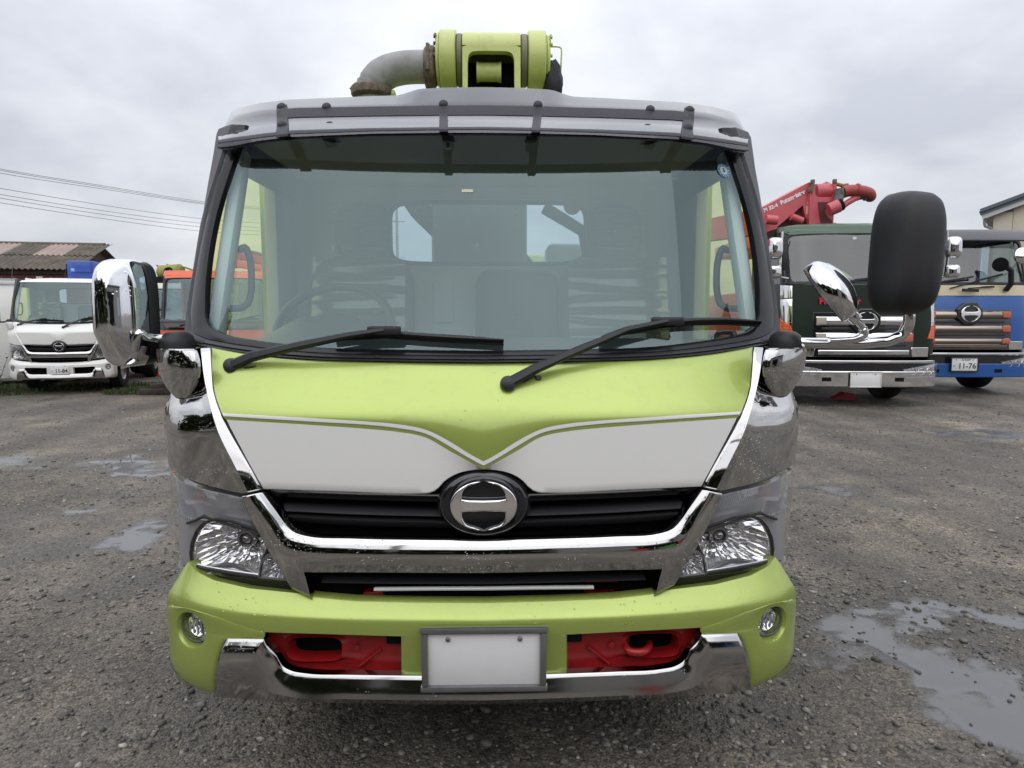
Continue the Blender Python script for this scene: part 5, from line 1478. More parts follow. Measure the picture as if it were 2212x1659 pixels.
# ================================================================== heavy trucks on the right and the small ones on the left
def heavy(root, lower, upper, o):
    'cab-over heavy truck: flat nose, chrome bars, big screen'
    sc = o.get('sc', 1.0); dz = o.get('dz', 0.0); W = o.get('W', 1.13)
    H = Surf(W, .30, 4.2, [(0, 0), (.9, 0), (1.3, .02), (1.84 + dz, .07), (1.9 + dz, .10), (2.62 + dz, .33), (2.85 + dz, .45)], crown=.04, blur=.03)
    smx = H.S[-1] * .97
    def strip(name, z0, z1, s0, s1, m_, par, off=.0, n=30, edge=.004, thick=.04, sub=2, both=False, off2=None):
        res = []
        for k in ((1, -1) if both else (1,)):
            r0 = np.stack([np.linspace(s0, s1, n) * k, np.full(n, z0)], 1); r1 = np.stack([np.linspace(s0, s1, n) * k, np.full(n, z1)], 1)
            mb = MB(); panel(mb, H, [r1, r0], [off if off2 is None else off2, off], edge=edge, thick=thick, sub=sub); res.append(mb.build(name, m_, par))
        return res[0]
    zt, zb = 2.60 + dz, 1.86 + dz
    # nose panels
    if o.get('band'):
        strip('bonnet_panel', 1.655 + dz, 1.835 + dz, -smx, smx, upper, root, .002, 60); strip('nose_panel', .80, 1.650 + dz, -smx, smx, lower, root, 0, 60)
    else:
        strip('nose_panel', .80, 1.835 + dz, -smx, smx, lower, root, 0, 60, sub=6)
    strip('cowl', 1.84 + dz, 1.885 + dz, -smx, smx, BLK, root, .004, 50)
    roofm = o.get('roof', upper)
    # screen frame + glass
    sw = .93 * W; r = []
    gi, go = [], []
    for t in np.linspace(0, 2 * math.pi, 72, endpoint=False):
        c_, s_ = math.cos(t), math.sin(t)
        gi.append((sw * np.sign(c_) * abs(c_) ** .12, (zt + zb) / 2 + (zt - zb) / 2 * np.sign(s_) * abs(s_) ** .2))
        m_s = max(abs(c_), abs(s_)); go.append((np.clip(1.35 * smx * c_ / m_s, -smx, smx), (zt + zb) / 2 + ((zt - zb) / 2 + (.05 if s_ > 0 else .03)) * s_ / m_s))
    gi, go = np.array(gi), np.array(go)
    mb = MB(); mb.grid([H.at(go, .0), H.at(go * .3 + gi * .7, .004)], closed=True); mb.build('screen_pillars', roofm, root)
    mb = MB(); mb.grid([H.at(go * .3 + gi * .7, .006), H.at(gi, .004), H.at(gi, -.03)], closed=True); mb.build('screen_seal', BLK, root)
    rows = [np.stack([np.linspace(-sw - .02, sw + .02, 40), np.full(40, z)], 1) for z in np.linspace(zb - .03, zt + .03, 12)]
    mb = MB(); mb.grid([H.at(q, -.012) for q in rows]); wsx = mb.build('windscreen', o.get('glass', WSGLASS), root)
    # roof
    ss = np.linspace(-smx, smx, 41)
    rr = [H.at(np.stack([ss, np.full(41, zt + .05)], 1), 0), H.at(np.stack([ss, np.full(41, zt + .14)], 1), -.01)]
    rt = o.get('rooftop', 2.79) + dz
    a = rr[1].copy(); a[:, 1] += .15; a[:, 2] = rt - .05 * (np.abs(a[:, 0]) / W) ** 6; a[:, 0] *= .97
    b_ = a.copy(); b_[:, 1] = 1.9; c_ = b_.copy(); c_[:, 2] -= .4
    mb = MB(); mb.grid(rr + [a, b_, c_]); mb.build('roof', roofm, root, ang=50)
    MB().box((0, 1.2, rt - .12), (W * 1.9, 1.3, .03)).build('headliner', HEADLN, root)
    for sg in (-1, 1):
        d = MB(); x = sg * (W - .03)
        d.box((x, 1.10, 1.25 + dz / 2), (.05, 1.66, 1.20 + dz), bev=.015); d.box((x, 1.75, 2.2 + dz), (.05, .36, .95), bev=.015); d.box((x, 1.25, 2.66 + dz), (.05, 1.0, .12), bev=.015)
        dr = d.build('door', lower, root)
        MB().ngon([(x, .40, 1.86 + dz), (x, 1.58, 1.86 + dz), (x, 1.58, 2.60 + dz), (x, .66, 2.60 + dz)]).build('window_pane', REARGLASS, dr)
        MB().bar((x, .33, 1.86 + dz), (x, .62, 2.66 + dz), .06, .07).build('window_trim', BLK, dr)
        if o.get('steps', 1):
            MB().box((sg * (W - .08), .95, .52), (.14, 1.1, .36), bev=.03).build('door_step', BLK, root)
    MB().box((0, 1.93, 1.75 + dz), (W * 1.92, .06, 1.9), bev=.01).build('rear_wall', TRIMD, root)
    MB().box((0, .55, 1.80 + dz), (W * 1.8, .5, .10), bev=.04).build('dashboard', TRIMD, root)
    for x in (-.55, .55):
        s_ = MB().box((x * W / 1.13, 1.45, 1.95 + dz), (.52, .12, .80), bev=.06).build('seat', SEATC, root); MB().box((x * W / 1.13, 1.45, 2.42 + dz), (.28, .1, .2), bev=.05).build('headrest', SEATC, s_)
    wcx = -.55 * W / 1.13
    MB().tube([(wcx + .22 * math.cos(t), .80 - .12 * math.sin(t), 1.93 + dz + .17 * math.sin(t)) for t in [2 * math.pi * q / 32 for q in range(32)]], .016, 8, closed=True).build('steering_wheel', TRIMD, root)
    # wipers
    for (s0, z0, s1, z1) in o.get('wip', ((-.55, 1.84, .05, 1.92), (.05, 1.84, .62, 1.93))):
        p0 = Vector(H.at(np.array([s0, z0 + dz]), .03)); p1 = Vector(H.at(np.array([s1, z1 + dz]), .035))
        wp = MB().bar(p0, p1, .02, .02).build('wiper', WIPER, root); e = (p1 - p0) * .35
        MB().bar(p1 - e * .9 + Vector((0, 0, .005)), p1 + e, .014, .03).build('wiper_blade', WIPER, wp)
    if not o.get('fancy', 1):
        return H, strip
    # grille
    gb = strip('grille', .76 + dz * .5, 1.42 + dz, -.74, .74, BLKGLOSS, root, .012, 40)
    bars = o['bars']
    for (z0, z1, endw, em) in bars:
        xs_ = np.linspace(-.70, .70, 40); mbx = MB(); panel(mbx, H, [np.stack([xs_, np.full(40, z1 + (z0 - z1) * q)], 1) for q in np.linspace(0, 1, 7)], [.018 + .036 * math.sin(math.pi * (.10 + .80 * q)) for q in np.linspace(0, 1, 7)], edge=.004, thick=.05); br = mbx.build('grille_bar', o.get('barmat', CHROMEC), gb)
        for k in (-1, 1):
            for (sa, sb) in ((.56, .70),):
                r0 = np.stack([np.linspace(sa, sb, 8) * k, np.full(8, z0 + .012)], 1); r1 = np.stack([np.linspace(sa, sb, 8) * k, np.full(8, z1 - .012)], 1)
                mb = MB(); panel(mb, H, [r1, r0], .060, edge=.004, thick=.03); mb.build('marker_lamp', em if k > 0 else o.get('endm', em), br)
    for z in o['slats']: strip('grille_slat', z, z + .035, -.62, .62, BLK, gb, .025, 30)
    ez = o['ez']; y0 = float(H.yo(ez)) - .062
    mb = MB(); pts = [(.23 * k_ * math.cos(t), y0 + dy, ez + .185 * k_ * math.sin(t)) for k_, dy in ((1, .06),) for t in [2 * math.pi * q / 8 + .39 for q in range(8)]]
    rows = [[(.235 * k_ * math.cos(t), y0 + dy, ez + .20 * k_ * math.sin(t)) for t in [2 * math.pi * q / 8 + .3927 for q in range(8)]] for k_, dy in ((1, .07), (1, .01), (.93, 0), (.01, .0))]
    mb.grid(rows, closed=True); mb.build('emblem_mount', BLKGLOSS, gb, ang=20)
    emblem(gb, None, 0, ez, y0 - .006, .165, .135, depth=.03)
    # chrome cheeks with corner lamps
    for k in (-1, 1):
        def quad(name, pts, m_, off):
            (a, b_, c_, d_) = [np.array(p) for p in pts]; rows = []
            for t in np.linspace(0, 1, 5): rows.append(np.stack([np.linspace(*(x), 8) for x in zip(a * (1 - t) + d_ * t, b_ * (1 - t) + c_ * t)], 1) * np.array([k, 1]))
            mb = MB(); panel(mb, H, rows, off, edge=.004, thick=.03); return mb.build(name, m_, root)
        s1, s0 = smx * .995, smx * .995 - o.get('cheek', .24)
        if o.get('cheekm'):
            quad('corner_panel', [(s0, 1.82 + dz), (s1, 1.84 + dz), (s1, 1.63 + dz), (s0, 1.64 + dz)], o['cheekm'], .008)
            quad('corner_panel', [(s0, 1.625 + dz), (s1, 1.62 + dz), (s1, 1.22 + dz), (s0, 1.16 + dz)], o['cheekm'], .006)
        quad('corner_lamp', [(s0 + .02, 1.22 + dz), (s1, 1.34 + dz), (s1, 1.02 + dz), (s0 - .06, 1.03 + dz)], AMBER, .012)
        for q in range(5):
            zz = 1.06 + dz + q * .05; quad('lamp_rib', [(s0, zz + .008), (s1, zz + .02), (s1, zz + .012), (s0, zz)], AMBERD, .016)
    # lower front
    bm_ = o['bumpm']
    strip('grille_strip', .665 + dz * .5, .705 + dz * .5, -smx, smx, CHROMEC, root, .03, 60, edge=.008)
    strip('lower_grille', .52, .66 + dz * .5, -smx, smx, BLKGLOSS, root, .0, 50)
    strip('grille_trim', .79 + dz * .5, .86 + dz * .5, -.66, .66, o.get('barmat', CHROMEC), root, .04, 40, edge=.012)
    for k in (-1, 1):
        r0 = np.stack([np.linspace(.72, .98, 10) * k, np.full(10, .76 + dz * .5)], 1); r1 = np.stack([np.linspace(.70, .98, 10) * k, np.full(10, .90 + dz * .5)], 1)
        mb = MB(); panel(mb, H, [r1, r0], .02, edge=.006, thick=.03); mb.build('step_plate', CHROMEC, root)
    bmp = strip('bumper', .31, .545, -smx, smx, bm_, root, .05, 70, edge=.012, thick=.2, sub=5)
    for k in (-1, 1):
        r0 = np.stack([np.linspace(.46, .60, 8) * k, np.full(8, .39)], 1); r1 = np.stack([np.linspace(.46, .60, 8) * k, np.full(8, .455)], 1)
        mb = MB(); panel(mb, H, [r1, r0], .053, edge=.006, thick=.01); mb.build('tow_slot', BLKMAT, bmp)
        # headlight
        n_ = 20; tp = np.stack([np.linspace(.60, smx * .99, n_), np.linspace(.57, .68, n_)], 1) * np.array([k, 1]); bt = np.stack([np.linspace(.62, smx * .99, n_), np.linspace(.455, .47, n_)], 1) * np.array([k, 1])
        mb = MB(); panel(mb, H, [tp, bt], .035, edge=.004, thick=.03, sub=4); hl = mb.build('headlight', SILVER, root)
        for s_ in (.72, .86, .99):
            c_ = H.at(np.array([s_ * k, .545]), .045); nn_ = H.at(np.array([s_ * k, .545]), .1) - c_
            MB().lathe(tuple(c_), tuple(nn_), [(.055, 0), (.052, .006), (.03, -.02), (0, -.03)], 18).build('reflector', REFL, hl, smooth=False)
        mb = MB(); panel(mb, H, [tp, bt], .065, edge=.004, thick=.03, sub=4); mb.build('lens', LENS, hl)
    return H, strip
def truck_rest(root, frame=BLKMAT, x=.92, wr=.48, body=None):
    for sx in (-x, x):
        wheel(root, (sx, 1.25, wr), wr, .30); wheel(root, (sx, 5.6, wr), wr, .34)
    MB().box((0, 4.0, .75), (.9, 7.2, .3), bev=.02).build('chassis', frame, root)
    MB().box((0, .95, .72), (1.9, 1.2, .5), bev=.06).build('engine_underside', BLKMAT, root)
    if body: MB().box((0, 5.2, 1.35), (2.1, 5.4, .9), bev=.05).build('pump_body', body, root)
DKGREEN = mat('black_green_paint', (.008, .017, .009), rough=.35, spec=.28, var=.3, vscale=3)
GREENRF = mat('green_roof_paint', (.020, .065, .026), rough=.3, coat=.5, var=.25, vscale=4)
dark = thing('concrete_pump_truck', 'black and dark green heavy truck with red folding boom and chrome bumper', 'truck', (5.52, 10.25, 0), rad(-4))
DGLASS = glass('dark_screen_glass', (.50, .58, .56), f0=.11, haze=.04, hazecol=(.4, .45, .45))
Hd, stripd = heavy(dark, DKGREEN, DKGREEN, dict(roof=GREENRF, glass=DGLASS, bars=((1.23, 1.36, .1, AMBERD), (.98, 1.12, .1, AMBERD)), endm=mat('grey_reflector', (.30, .27, .2), rough=.3), slats=(1.165, .915), ez=1.29, cheekm=CHROMEC, bumpm=CHROMEC))
plate(dark, (.02, -.085, .425), .44, .22, .012, None, framemat=mat('plate_frame_cream', (.62, .6, .55), rough=.4))
PINK = mat('red_lettering', (.62, .02, .07), rough=.4)
text_mesh('lettering', 'Putzmeister', .125, PINK, dark, Matrix.Translation((-.36, float(Hd.yo(1.585)) - .012, 1.585)) @ FACE, extrude=.003, bold=.006, sx=1.0)
truck_rest(dark, body=RED)
MB().ngon([Hd.at(np.array([s_, z_]), -.008) for s_, z_ in ((-.10, 2.52), (-.045, 2.52), (-.045, 2.56), (-.10, 2.56))]).build('inspection_sticker', STKW, dark)
pp_ = MB(); pp_.prism([(-.28, .42, 1.95), (-.02, .42, 1.94), (-.07, .45, 1.99), (-.16, .47, 2.06), (-.22, .45, 1.99)], (0, .05, 0)); pp_.build('paper_on_dashboard', mat('paper_cream', (.75, .72, .5), rough=.7), dark)
# mirrors, brackets and grab rails at the doors
def door_mirrors(root, sg, dz, cm):
    x = sg * 1.30
    r_ = MB().tube([(sg * 1.08, .28, 2.60 + dz), (sg * 1.20, .16, 2.62 + dz), (sg * 1.22, .14, 2.2 + dz), (sg * 1.20, .16, 1.95 + dz), (sg * 1.08, .20, 1.93 + dz)], .018, 8).build('mirror_bracket', cm, root)
    hz_ = housing((x, .14, 2.38 + dz), .10, .16, .14, 4.0, rad(-8 * sg), shell); hz_.build('mirror', cm, root, ang=60)
    hz_ = housing((x - sg * .0, .14, 2.03 + dz), .095, .10, .12, 4.0, rad(-8 * sg), shell); hz_.build('mirror', cm, root, ang=60)
    MB().box((sg * 1.16, .2, 2.2 + dz), (.06, .08, .30), bev=.02).build('mirror_clamp', BLK, r_)
door_mirrors(dark, -1, 0, CHROMEC); door_mirrors(dark, 1, 0, CHROMEC)
# the red boom folded over the roof
REDB = mat('red_boom_paint', (.55, .095, .115), rough=.42, coat=.25, dirt=.25, dirtscale=5, dirtcol=(.22, .05, .05), var=.08)
REDBD = mat('red_boom_rust', (.34, .05, .05), rough=.5, dirt=.5, dirtscale=9, dirtcol=(.10, .05, .03))
YBm = 11.6
def bx_(cx, cy, y=YBm):      # from the measured side view of the boom (crop coordinates) to the yard
    return PW(1624.5 + cx * .1315, 376.2 + cy * .1315, y)
dloc = Matrix.Translation((5.52, 10.25, 0)) @ Matrix.Rotation(rad(-4), 4, 'Z')
dinv = dloc.inverted()
def dl(p): return tuple(dinv @ Vector(p))
def bpoly(pts, y, th, name, m_, par=None):
    q = [dl(bx_(a, b, y)) for a, b in pts]; mb = MB().prism(q, (dinv.to_3x3() @ Vector((0, th, 0)))); return mb.build(name, m_, par or dark, ang=25)
arm = bpoly([(-1050, 1130), (-1050, 800), (170, 545), (940, 130), (985, 160), (985, 330), (955, 830), (870, 700), (830, 510), (430, 850), (300, 960)], YBm, .45, 'boom_arm', REDB)
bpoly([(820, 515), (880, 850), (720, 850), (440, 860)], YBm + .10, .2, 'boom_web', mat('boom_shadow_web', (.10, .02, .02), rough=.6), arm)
tl_ = bx_(210, 620, YBm - .012); 
def along(a, b, y): 
    A_, B_ = Vector(dl(bx_(*a, y))), Vector(dl(bx_(*b, y))); X = (B_ - A_).normalized(); nY = (dinv.to_3x3() @ Vector((0, -1, 0))); Z = nY.cross(X) ; m_ = Matrix.Identity(4)
    up = (dinv.to_3x3() @ Vector((0, 0, 1))); up = (up - X * up.dot(X)).normalized(); n_ = X.cross(up)
    for i in range(3): m_[i][0] = X[i]; m_[i][1] = up[i]; m_[i][2] = n_[i]; m_[i][3] = ((A_ + B_) / 2)[i]
    return m_, (B_ - A_).length
WTXT = mat('white_lettering', (.80, .76, .76), rough=.5)
m_, ln_ = along((215, 590), (385, 520), YBm - .006); text_mesh('boom_lettering', 'M 32-4', .085, WTXT, arm, m_, extrude=.002, bold=.004)
m_, ln_ = along((440, 490), (885, 275), YBm - .006); text_mesh('boom_lettering', 'Putzmeister', .092, WTXT, arm, m_, extrude=.002, bold=.005)
bpoly([(885, 530), (945, 520), (940, 650), (885, 660)], YBm - .008, .01, 'boom_notice', STKC, arm); bpoly([(905, 460), (945, 450), (945, 490), (905, 500)], YBm - .008, .01, 'boom_notice', STKW, arm)
kn = bpoly([(950, 300), (1000, 180), (1030, 200), (1035, 330), (1070, 375), (1310, 375), (1340, 320), (1335, 160), (1370, 150), (1400, 260), (1350, 420), (1330, 800), (1380, 800), (1390, 830), (930, 830)], YBm - .08, .10, 'boom_knuckle', REDB)
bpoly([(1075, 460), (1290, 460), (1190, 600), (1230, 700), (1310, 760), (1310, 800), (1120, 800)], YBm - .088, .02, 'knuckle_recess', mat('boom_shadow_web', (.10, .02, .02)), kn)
def btube(pts, r, name, m_, par, y=YBm, seg=18): return MB().tube([dl(bx_(a, b, y + d)) for a, b, d in pts], r, seg).build(name, m_, par)
btube([(1030, 285, .05), (1330, 275, .05)], .195 * .62, 'knuckle_drum', REDB, kn)
btube([(1140, 190, .1), (1210, 150, .1), (1290, 185, .1)], .03, 'drum_rib', REDB, kn)
pt = [(1490, 300, -.1), (1560, 280, -.1), (1650, 272, -.1), (1760, 280, -.1), (1860, 300, -.08), (1925, 330, 0), (1935, 370, .1)]
btube([(a, b, d) for a, b, d in catmull(np.array(pt), 4)], .095, 'boom_pipe', REDBD, kn)
btube([(1700, 268, -.1), (1735, 272, -.1)], .112, 'pipe_clamp', REDBD, kn)
btube([(1440, 560, -.1), (1560, 470, -.1), (1680, 400, -.1), (1800, 360, -.05)], .05, 'boom_strut', REDB, kn)
btube([(1420, 250, -.14), (1430, 330, -.15), (1415, 420, -.16), (1400, 470, -.18)], .075, 'hose_bundle', mat('grey_hose', (.10, .10, .10), rough=.6, var=.8, vscale=14), kn)
btube([(1255, 590, -.28), (1420, 520, -.3)], .105, 'swivel_joint', REDB, kn); btube([(1410, 525, -.3), (1470, 500, -.3)], .095, 'swivel_cap', BLKMAT, kn)
btube([(1330, 160, -.02), (1400, 170, -.02), (1480, 190, -.02), (1570, 180, -.02)], .03, 'hose_end', mat('brown_hose', (.28, .14, .05), rough=.7), kn)
btube([(1750, 390, -.1), (1830, 400, -.1), (1850, 430, -.1)], .025, 'hose_end', BLK, kn)
btube([(220, 745, -.2), (400, 760, -.2)], .075, 'boom_cylinder', REDB, arm)
btube([(640, 700, -.05), (820, 770, -.05)], .06, 'boom_cylinder', REDB, arm)
bpoly([(960, 250), (1010, 110), (1030, 120), (985, 330)], YBm - .1, .1, 'boom_bracket', RUSTY, kn)
for q in ((990, 125), (940, 265), (1350, 120)): MB().box(dl(bx_(*q, YBm - .06)), (.06, .06, .07), bev=.01).build('boom_bolt', RUSTY, kn)
MB().box((0, 5, 2.9), (.9, 5, .3), bev=.03).build('boom_arm', REDB, dark)
# red chock under the truck
MB().prism([(-.02, .9, .0), (.34, .9, .0), (.30, .9, .10), (.16, .9, .12)], (0, .2, 0)).build('jack_pad', mat('red_pad', (.45, .03, .04), rough=.5), dark)
for x in (.48, .95): MB().box((x + .05, .72, .34), (.26, .03, .26), bev=.01).build('mud_flap', RUB, dark)

# ---------------- blue and cream truck
BLUEP = mat('blue_cab_paint', (.010, .085, .31), rough=.35, coat=.15)
CREAMP = mat('cream_cab_paint', (.68, .60, .40), rough=.3, coat=.6)
blue = thing('heavy_truck', 'blue and cream heavy truck with dark visor and number plate 11-76', 'truck', (8.12, 11.75, 0), rad(-3))
BARB = mat('brown_tinted_chrome', (.34, .29, .25), rough=.08, metal=1.0)  # chrome with the brown of the reflected gravel mixed into its colour
Hb, stripb = heavy(blue, BLUEP, CREAMP, dict(dz=.05, band=True, roof=mat('dark_roof_paint', (.05, .05, .055), rough=.35, coat=.3), glass=DGLASS, barmat=BARB, bars=((1.32, 1.44, .1, AMBERD), (1.08, 1.20, .1, AMBERD), (.88, .98, .1, AMBERD)), endm=AMBERD, slats=(1.24, 1.02), ez=1.40, bumpm=BLUEP, cheek=.2, wip=((-.98, 1.79, -.2, 1.93), (-.32, 1.78, .35, 1.96), (-.02, 1.78, .3, 1.80))))
plate(blue, (-.07, -.08, .535), .44, .22, .018, '11-76', framemat=BLK)
text_mesh('plate_region', '志木800', .045, PLATETXT, blue, Matrix.Translation((-.05, -.0850, .612)) @ FACE, extrude=.0006)
# dark smoked visor over the screen
vs_ = []
for z, y_, in ((2.86, .42), (2.80, .30), (2.66, .16), (2.64, .165)):
    x = np.linspace(-1.16, 1.16, 41); vs_.append(np.stack([x, y_ + .10 * (np.abs(x) / 1.16) ** 3 , np.full(41, z)], 1))
MB().grid(vs_ + [v + np.array([0, .012, -.004]) for v in vs_[::-1]]).build('sun_visor', mat('dark_visor', (.05, .05, .054), rough=.35, coat=.3), blue)
truck_rest(blue)
door_mirrors(blue, 1, 0.05, CHROMEC)
hz_ = housing((-1.24, .12, 2.46), .10, .17, .14, 4.0, rad(8), shell); hz_.build('mirror', CHROMEC, blue, ang=60)
# round mirrors on a stay in front of the screen
cA = Vector((.62, -.32, 2.36)); 
rm_ = MB().lathe(cA, (-.1, -1, .15), [(.128, -.05), (.135, -.03), (.13, -.005), (.10, .02), (.05, .035), (0, .04)], 28).build('round_mirror', CHROMEC, blue)
MB().tube([cA + Vector((.02, -.04, .0)), cA + Vector((.25, -.02, .03)), cA + Vector((.55, .2, .02)), (1.18, .4, 2.42)], .016, 8).build('mirror_stay', CHROMEC, rm_)
cB = Vector((.40, -.10, 2.22))
rm2 = MB().lathe(cB, (-.6, -.8, -.1), [(.115, -.04), (.12, -.02), (.115, 0), (0, .012)], 28).build('round_mirror', BLKMAT, blue)
MB().tube([cB + Vector((.08, 0, -.02)), cB + Vector((.20, .02, -.10)), cB + Vector((.24, .06, -.32)), cB + Vector((.22, .15, -.42))], .045, 10).build('mirror_stay', BLK, rm2)
MB().bar((-.15, -.02, 1.80), (.12, -.02, 1.79), .03, .05).build('grab_handle', BLK, blue)

# ---------------- orange truck behind the lime cab, left
ORANGE = mat('orange_cab_paint', (.74, .095, .018), rough=.3, coat=.7)
orange = thing('crane_truck', 'orange truck with orange folded boom half hidden behind the lime cab pillar', 'truck', (-4.78, 11.9, 0), rad(9))
Ho, so_ = heavy(orange, ORANGE, ORANGE, dict(fancy=0, dz=-.60, W=.88, rooftop=2.72, wip=((-.5, 1.80, .05, 1.93), (.1, 1.80, .6, 1.93)), steps=0))
so_('lower_panel', .78, 1.05, -.9, .9, ORANGE, orange, 0, 30); so_('bumper', .34, .62, -.92, .92, ORANGE, orange, .06, 40, edge=.02, thick=.15); so_('grille', .64, .78, -.8, .8, BLKMAT, orange, -.01, 30)
so_('screen_skirt', 1.13, 1.30, -.86, .86, BLKGLOSS, orange, .012, 40)
text_mesh('lettering', 'ISUZU', .13, WTXT, orange, Matrix.Translation((.1, float(Ho.yo(1.06)) - .015, 1.06)) @ FACE, extrude=.002, bold=.004)
for sx in (-.72, .72): wheel(orange, (sx, 1.1, .38), .38, .24); wheel(orange, (sx, 3.9, .38), .38, .3)
MB().box((0, 3, .6), (.8, 5, .2), bev=.02).build('chassis', BLKMAT, orange)
OB = mat('orange_boom_paint', (.60, .11, .03), rough=.5, dirt=.5, dirtscale=6, dirtcol=(.25, .10, .05))
ob = MB(); ob.bar((-.05, 2.0, 2.62), (1.3, 2.3, 2.25), .25, .22, bev=.02); ob.bar((.1, 1.8, 2.36), (1.2, 2.0, 2.14), .16, .14, bev=.03); ob.box((.0, 2.0, 2.50), (.28, .4, .42), bev=.05)
obm = ob.build('boom_arm', OB, orange)
MB().tube([(0, 1.8, 2.66), (.5, 1.85, 2.56), (1.1, 1.9, 2.34), (1.35, 1.9, 2.26)], .03, 8).build('boom_hose', RUSTY, obm)
MB().lathe((-.1, 1.75, 2.55), (0, 1, 0), [(0, 0), (.12, 0), (.12, .4), (0, .4)], 20).build('boom_pivot', OB, obm)
MB().tube([(-.95, .35, 1.30), (-1.05, .25, 1.32), (-1.08, .22, 1.5), (-1.05, .25, 1.72)], .015, 8).build('mirror_arm', BLK, orange)

# ---------------- cream truck with an olive boom head, glimpsed between mirror and orange cab
cream = thing('pump_truck', 'cream truck with olive boom head glimpsed between the chrome mirror and the orange cab', 'truck', (-7.55, 15.6, 0), rad(8))
Hc, sc_ = heavy(cream, mat('pale_cab_paint', (.60, .58, .48), rough=.4, coat=.4), mat('pale_cab_paint', (.6, .58, .48)), dict(fancy=0, dz=-.66, W=.92, rooftop=2.70, steps=0))
for sx in (-.72, .72): wheel(cream, (sx, 1.1, .38), .38, .24); wheel(cream, (sx, 3.9, .38), .38, .3)
OLIVE = mat('olive_boom_paint', (.26, .24, .05), rough=.5, dirt=.4, dirtscale=6)
bh = MB().lathe((-.1, 1.2, 2.36), (.9, -.3, .05), [(0, -.1), (.12, -.1), (.17, -.05), (.17, .45), (.12, .5), (0, .5)], 24).build('boom_head', OLIVE, cream)
MB().lathe((.1, .98, 2.36), (0, -1, 0), [(.11, 0), (.11, .05), (.07, .06), (.06, .0), (0, .0)], 20).build('boom_hub', BLKMAT, bh)
MB().box((.0, 1.1, 2.12), (.46, .4, .26), bev=.03).build('boom_cradle', BLKMAT, bh)
MB().bar((.4, 1.1, 2.48), (.75, 1.0, 2.36), .05, .04).build('boom_lever', OLIVE, bh)

# ---------------- white box body at the left edge
boxy = thing('container_body', 'plain white box body standing at the left edge beside the white truck', 'container', (-10.0, 13.0, 0), rad(16))
MB().box((0, .9, 1.09), (2.9, 1.8, 1.82), bev=.02).build('panel_body', WCAB, boxy)
MB().box((0, -.006, 1.97), (2.92, .05, .07), bev=.01).build('top_rail', mat('off_white_rail', (.62, .63, .64), rough=.5), boxy)
for x in (-1.42, -.47, .47, 1.42): MB().box((x, -.008, 1.08), (.06, .03, 1.70), bev=.008).build('rib', mat('off_white_rail', (.62, .63, .64)), boxy)
for x in (-1.2, 1.2): MB().box((x, .9, .09), (.25, 1.6, .18), bev=.01).build('skid', BLKMAT, boxy)
# ---------------- weeds beside it
def leafy(root_name, label, cat, base, h, r, nst, leaves, lsz, m_leaf, m_stem, seed):
    rr = random.Random(seed); t = thing(root_name, label, cat, base); st = MB(); lf = MB()
    for s_ in range(nst):
        a = rr.random() * 6.283; d = r * rr.random(); top = Vector((d * math.cos(a), d * math.sin(a), h * (.6 + .4 * rr.random()))); b = Vector((top.x * .25, top.y * .25, 0))
        pts = [b.lerp(top, q / 4) + Vector((rr.uniform(-1, 1), rr.uniform(-1, 1), 0)) * .02 for q in range(5)]; st.tube(pts, [.007, .006, .005, .004, .002], 5)
        for q in range(leaves):
            f = .15 + .85 * rr.random(); p = b.lerp(top, f); a2 = rr.random() * 6.283; ln = lsz * (.6 + .7 * rr.random()); dr = Vector((math.cos(a2), math.sin(a2), rr.uniform(-.3, .6))).normalized(); sd = dr.cross(Vector((0, 0, 1))).normalized() * ln * .28
            k = len(lf.V); lf.V += [tuple(p), tuple(p + dr * ln * .5 + sd), tuple(p + dr * ln), tuple(p + dr * ln * .5 - sd)]; lf.F.append((k, k + 1, k + 2, k + 3)); lf.M.append(0)
    st.build('stem', m_stem, t); o = lf.build('foliage', m_leaf, t, smooth=False, weld=False); return t
LEAF = mat('weed_leaf', (.075, .095, .035), rough=.55, var=.5, vscale=6); DRYL = mat('dry_leaf', (.16, .13, .07), rough=.7, var=.4, vscale=6); STEM = mat('stem', (.10, .085, .05), rough=.8)
leafy('weed', 'straggly half dry weed growing in front of the white box body', 'plant', (-8.62, 11.85, 0), .95, .42, 16, 16, .09, DRYL, STEM, 3)
leafy('weed', 'low green weed by the left front wheel of the white truck', 'plant', (-8.75, 12.0, 0), .45, .45, 14, 16, .08, LEAF, STEM, 5)
leafy('bush', 'green bush rising behind the cream truck', 'bush', (-8.2, 18.2, 0), 2.6, 1.1, 60, 60, .16, LEAF, STEM, 8)
# timber lying by the orange truck
tb = thing('timber_pile', 'old timbers lying on the ground between white truck and orange truck', 'timber', (-5.75, 12.2, 0), rad(12))
for (x, y, z, l, a) in ((0, 0, .05, .8, 3), (.1, .2, .05, .9, -14), (.05, .1, .13, .6, 8)): MB().box((x, y, z), (l, .14, .10), Matrix.Rotation(rad(a), 3, 'Z'), bev=.01).build('plank', mat('old_timber', (.045, .038, .032), rough=.8, var=.3, vscale=8), tb)

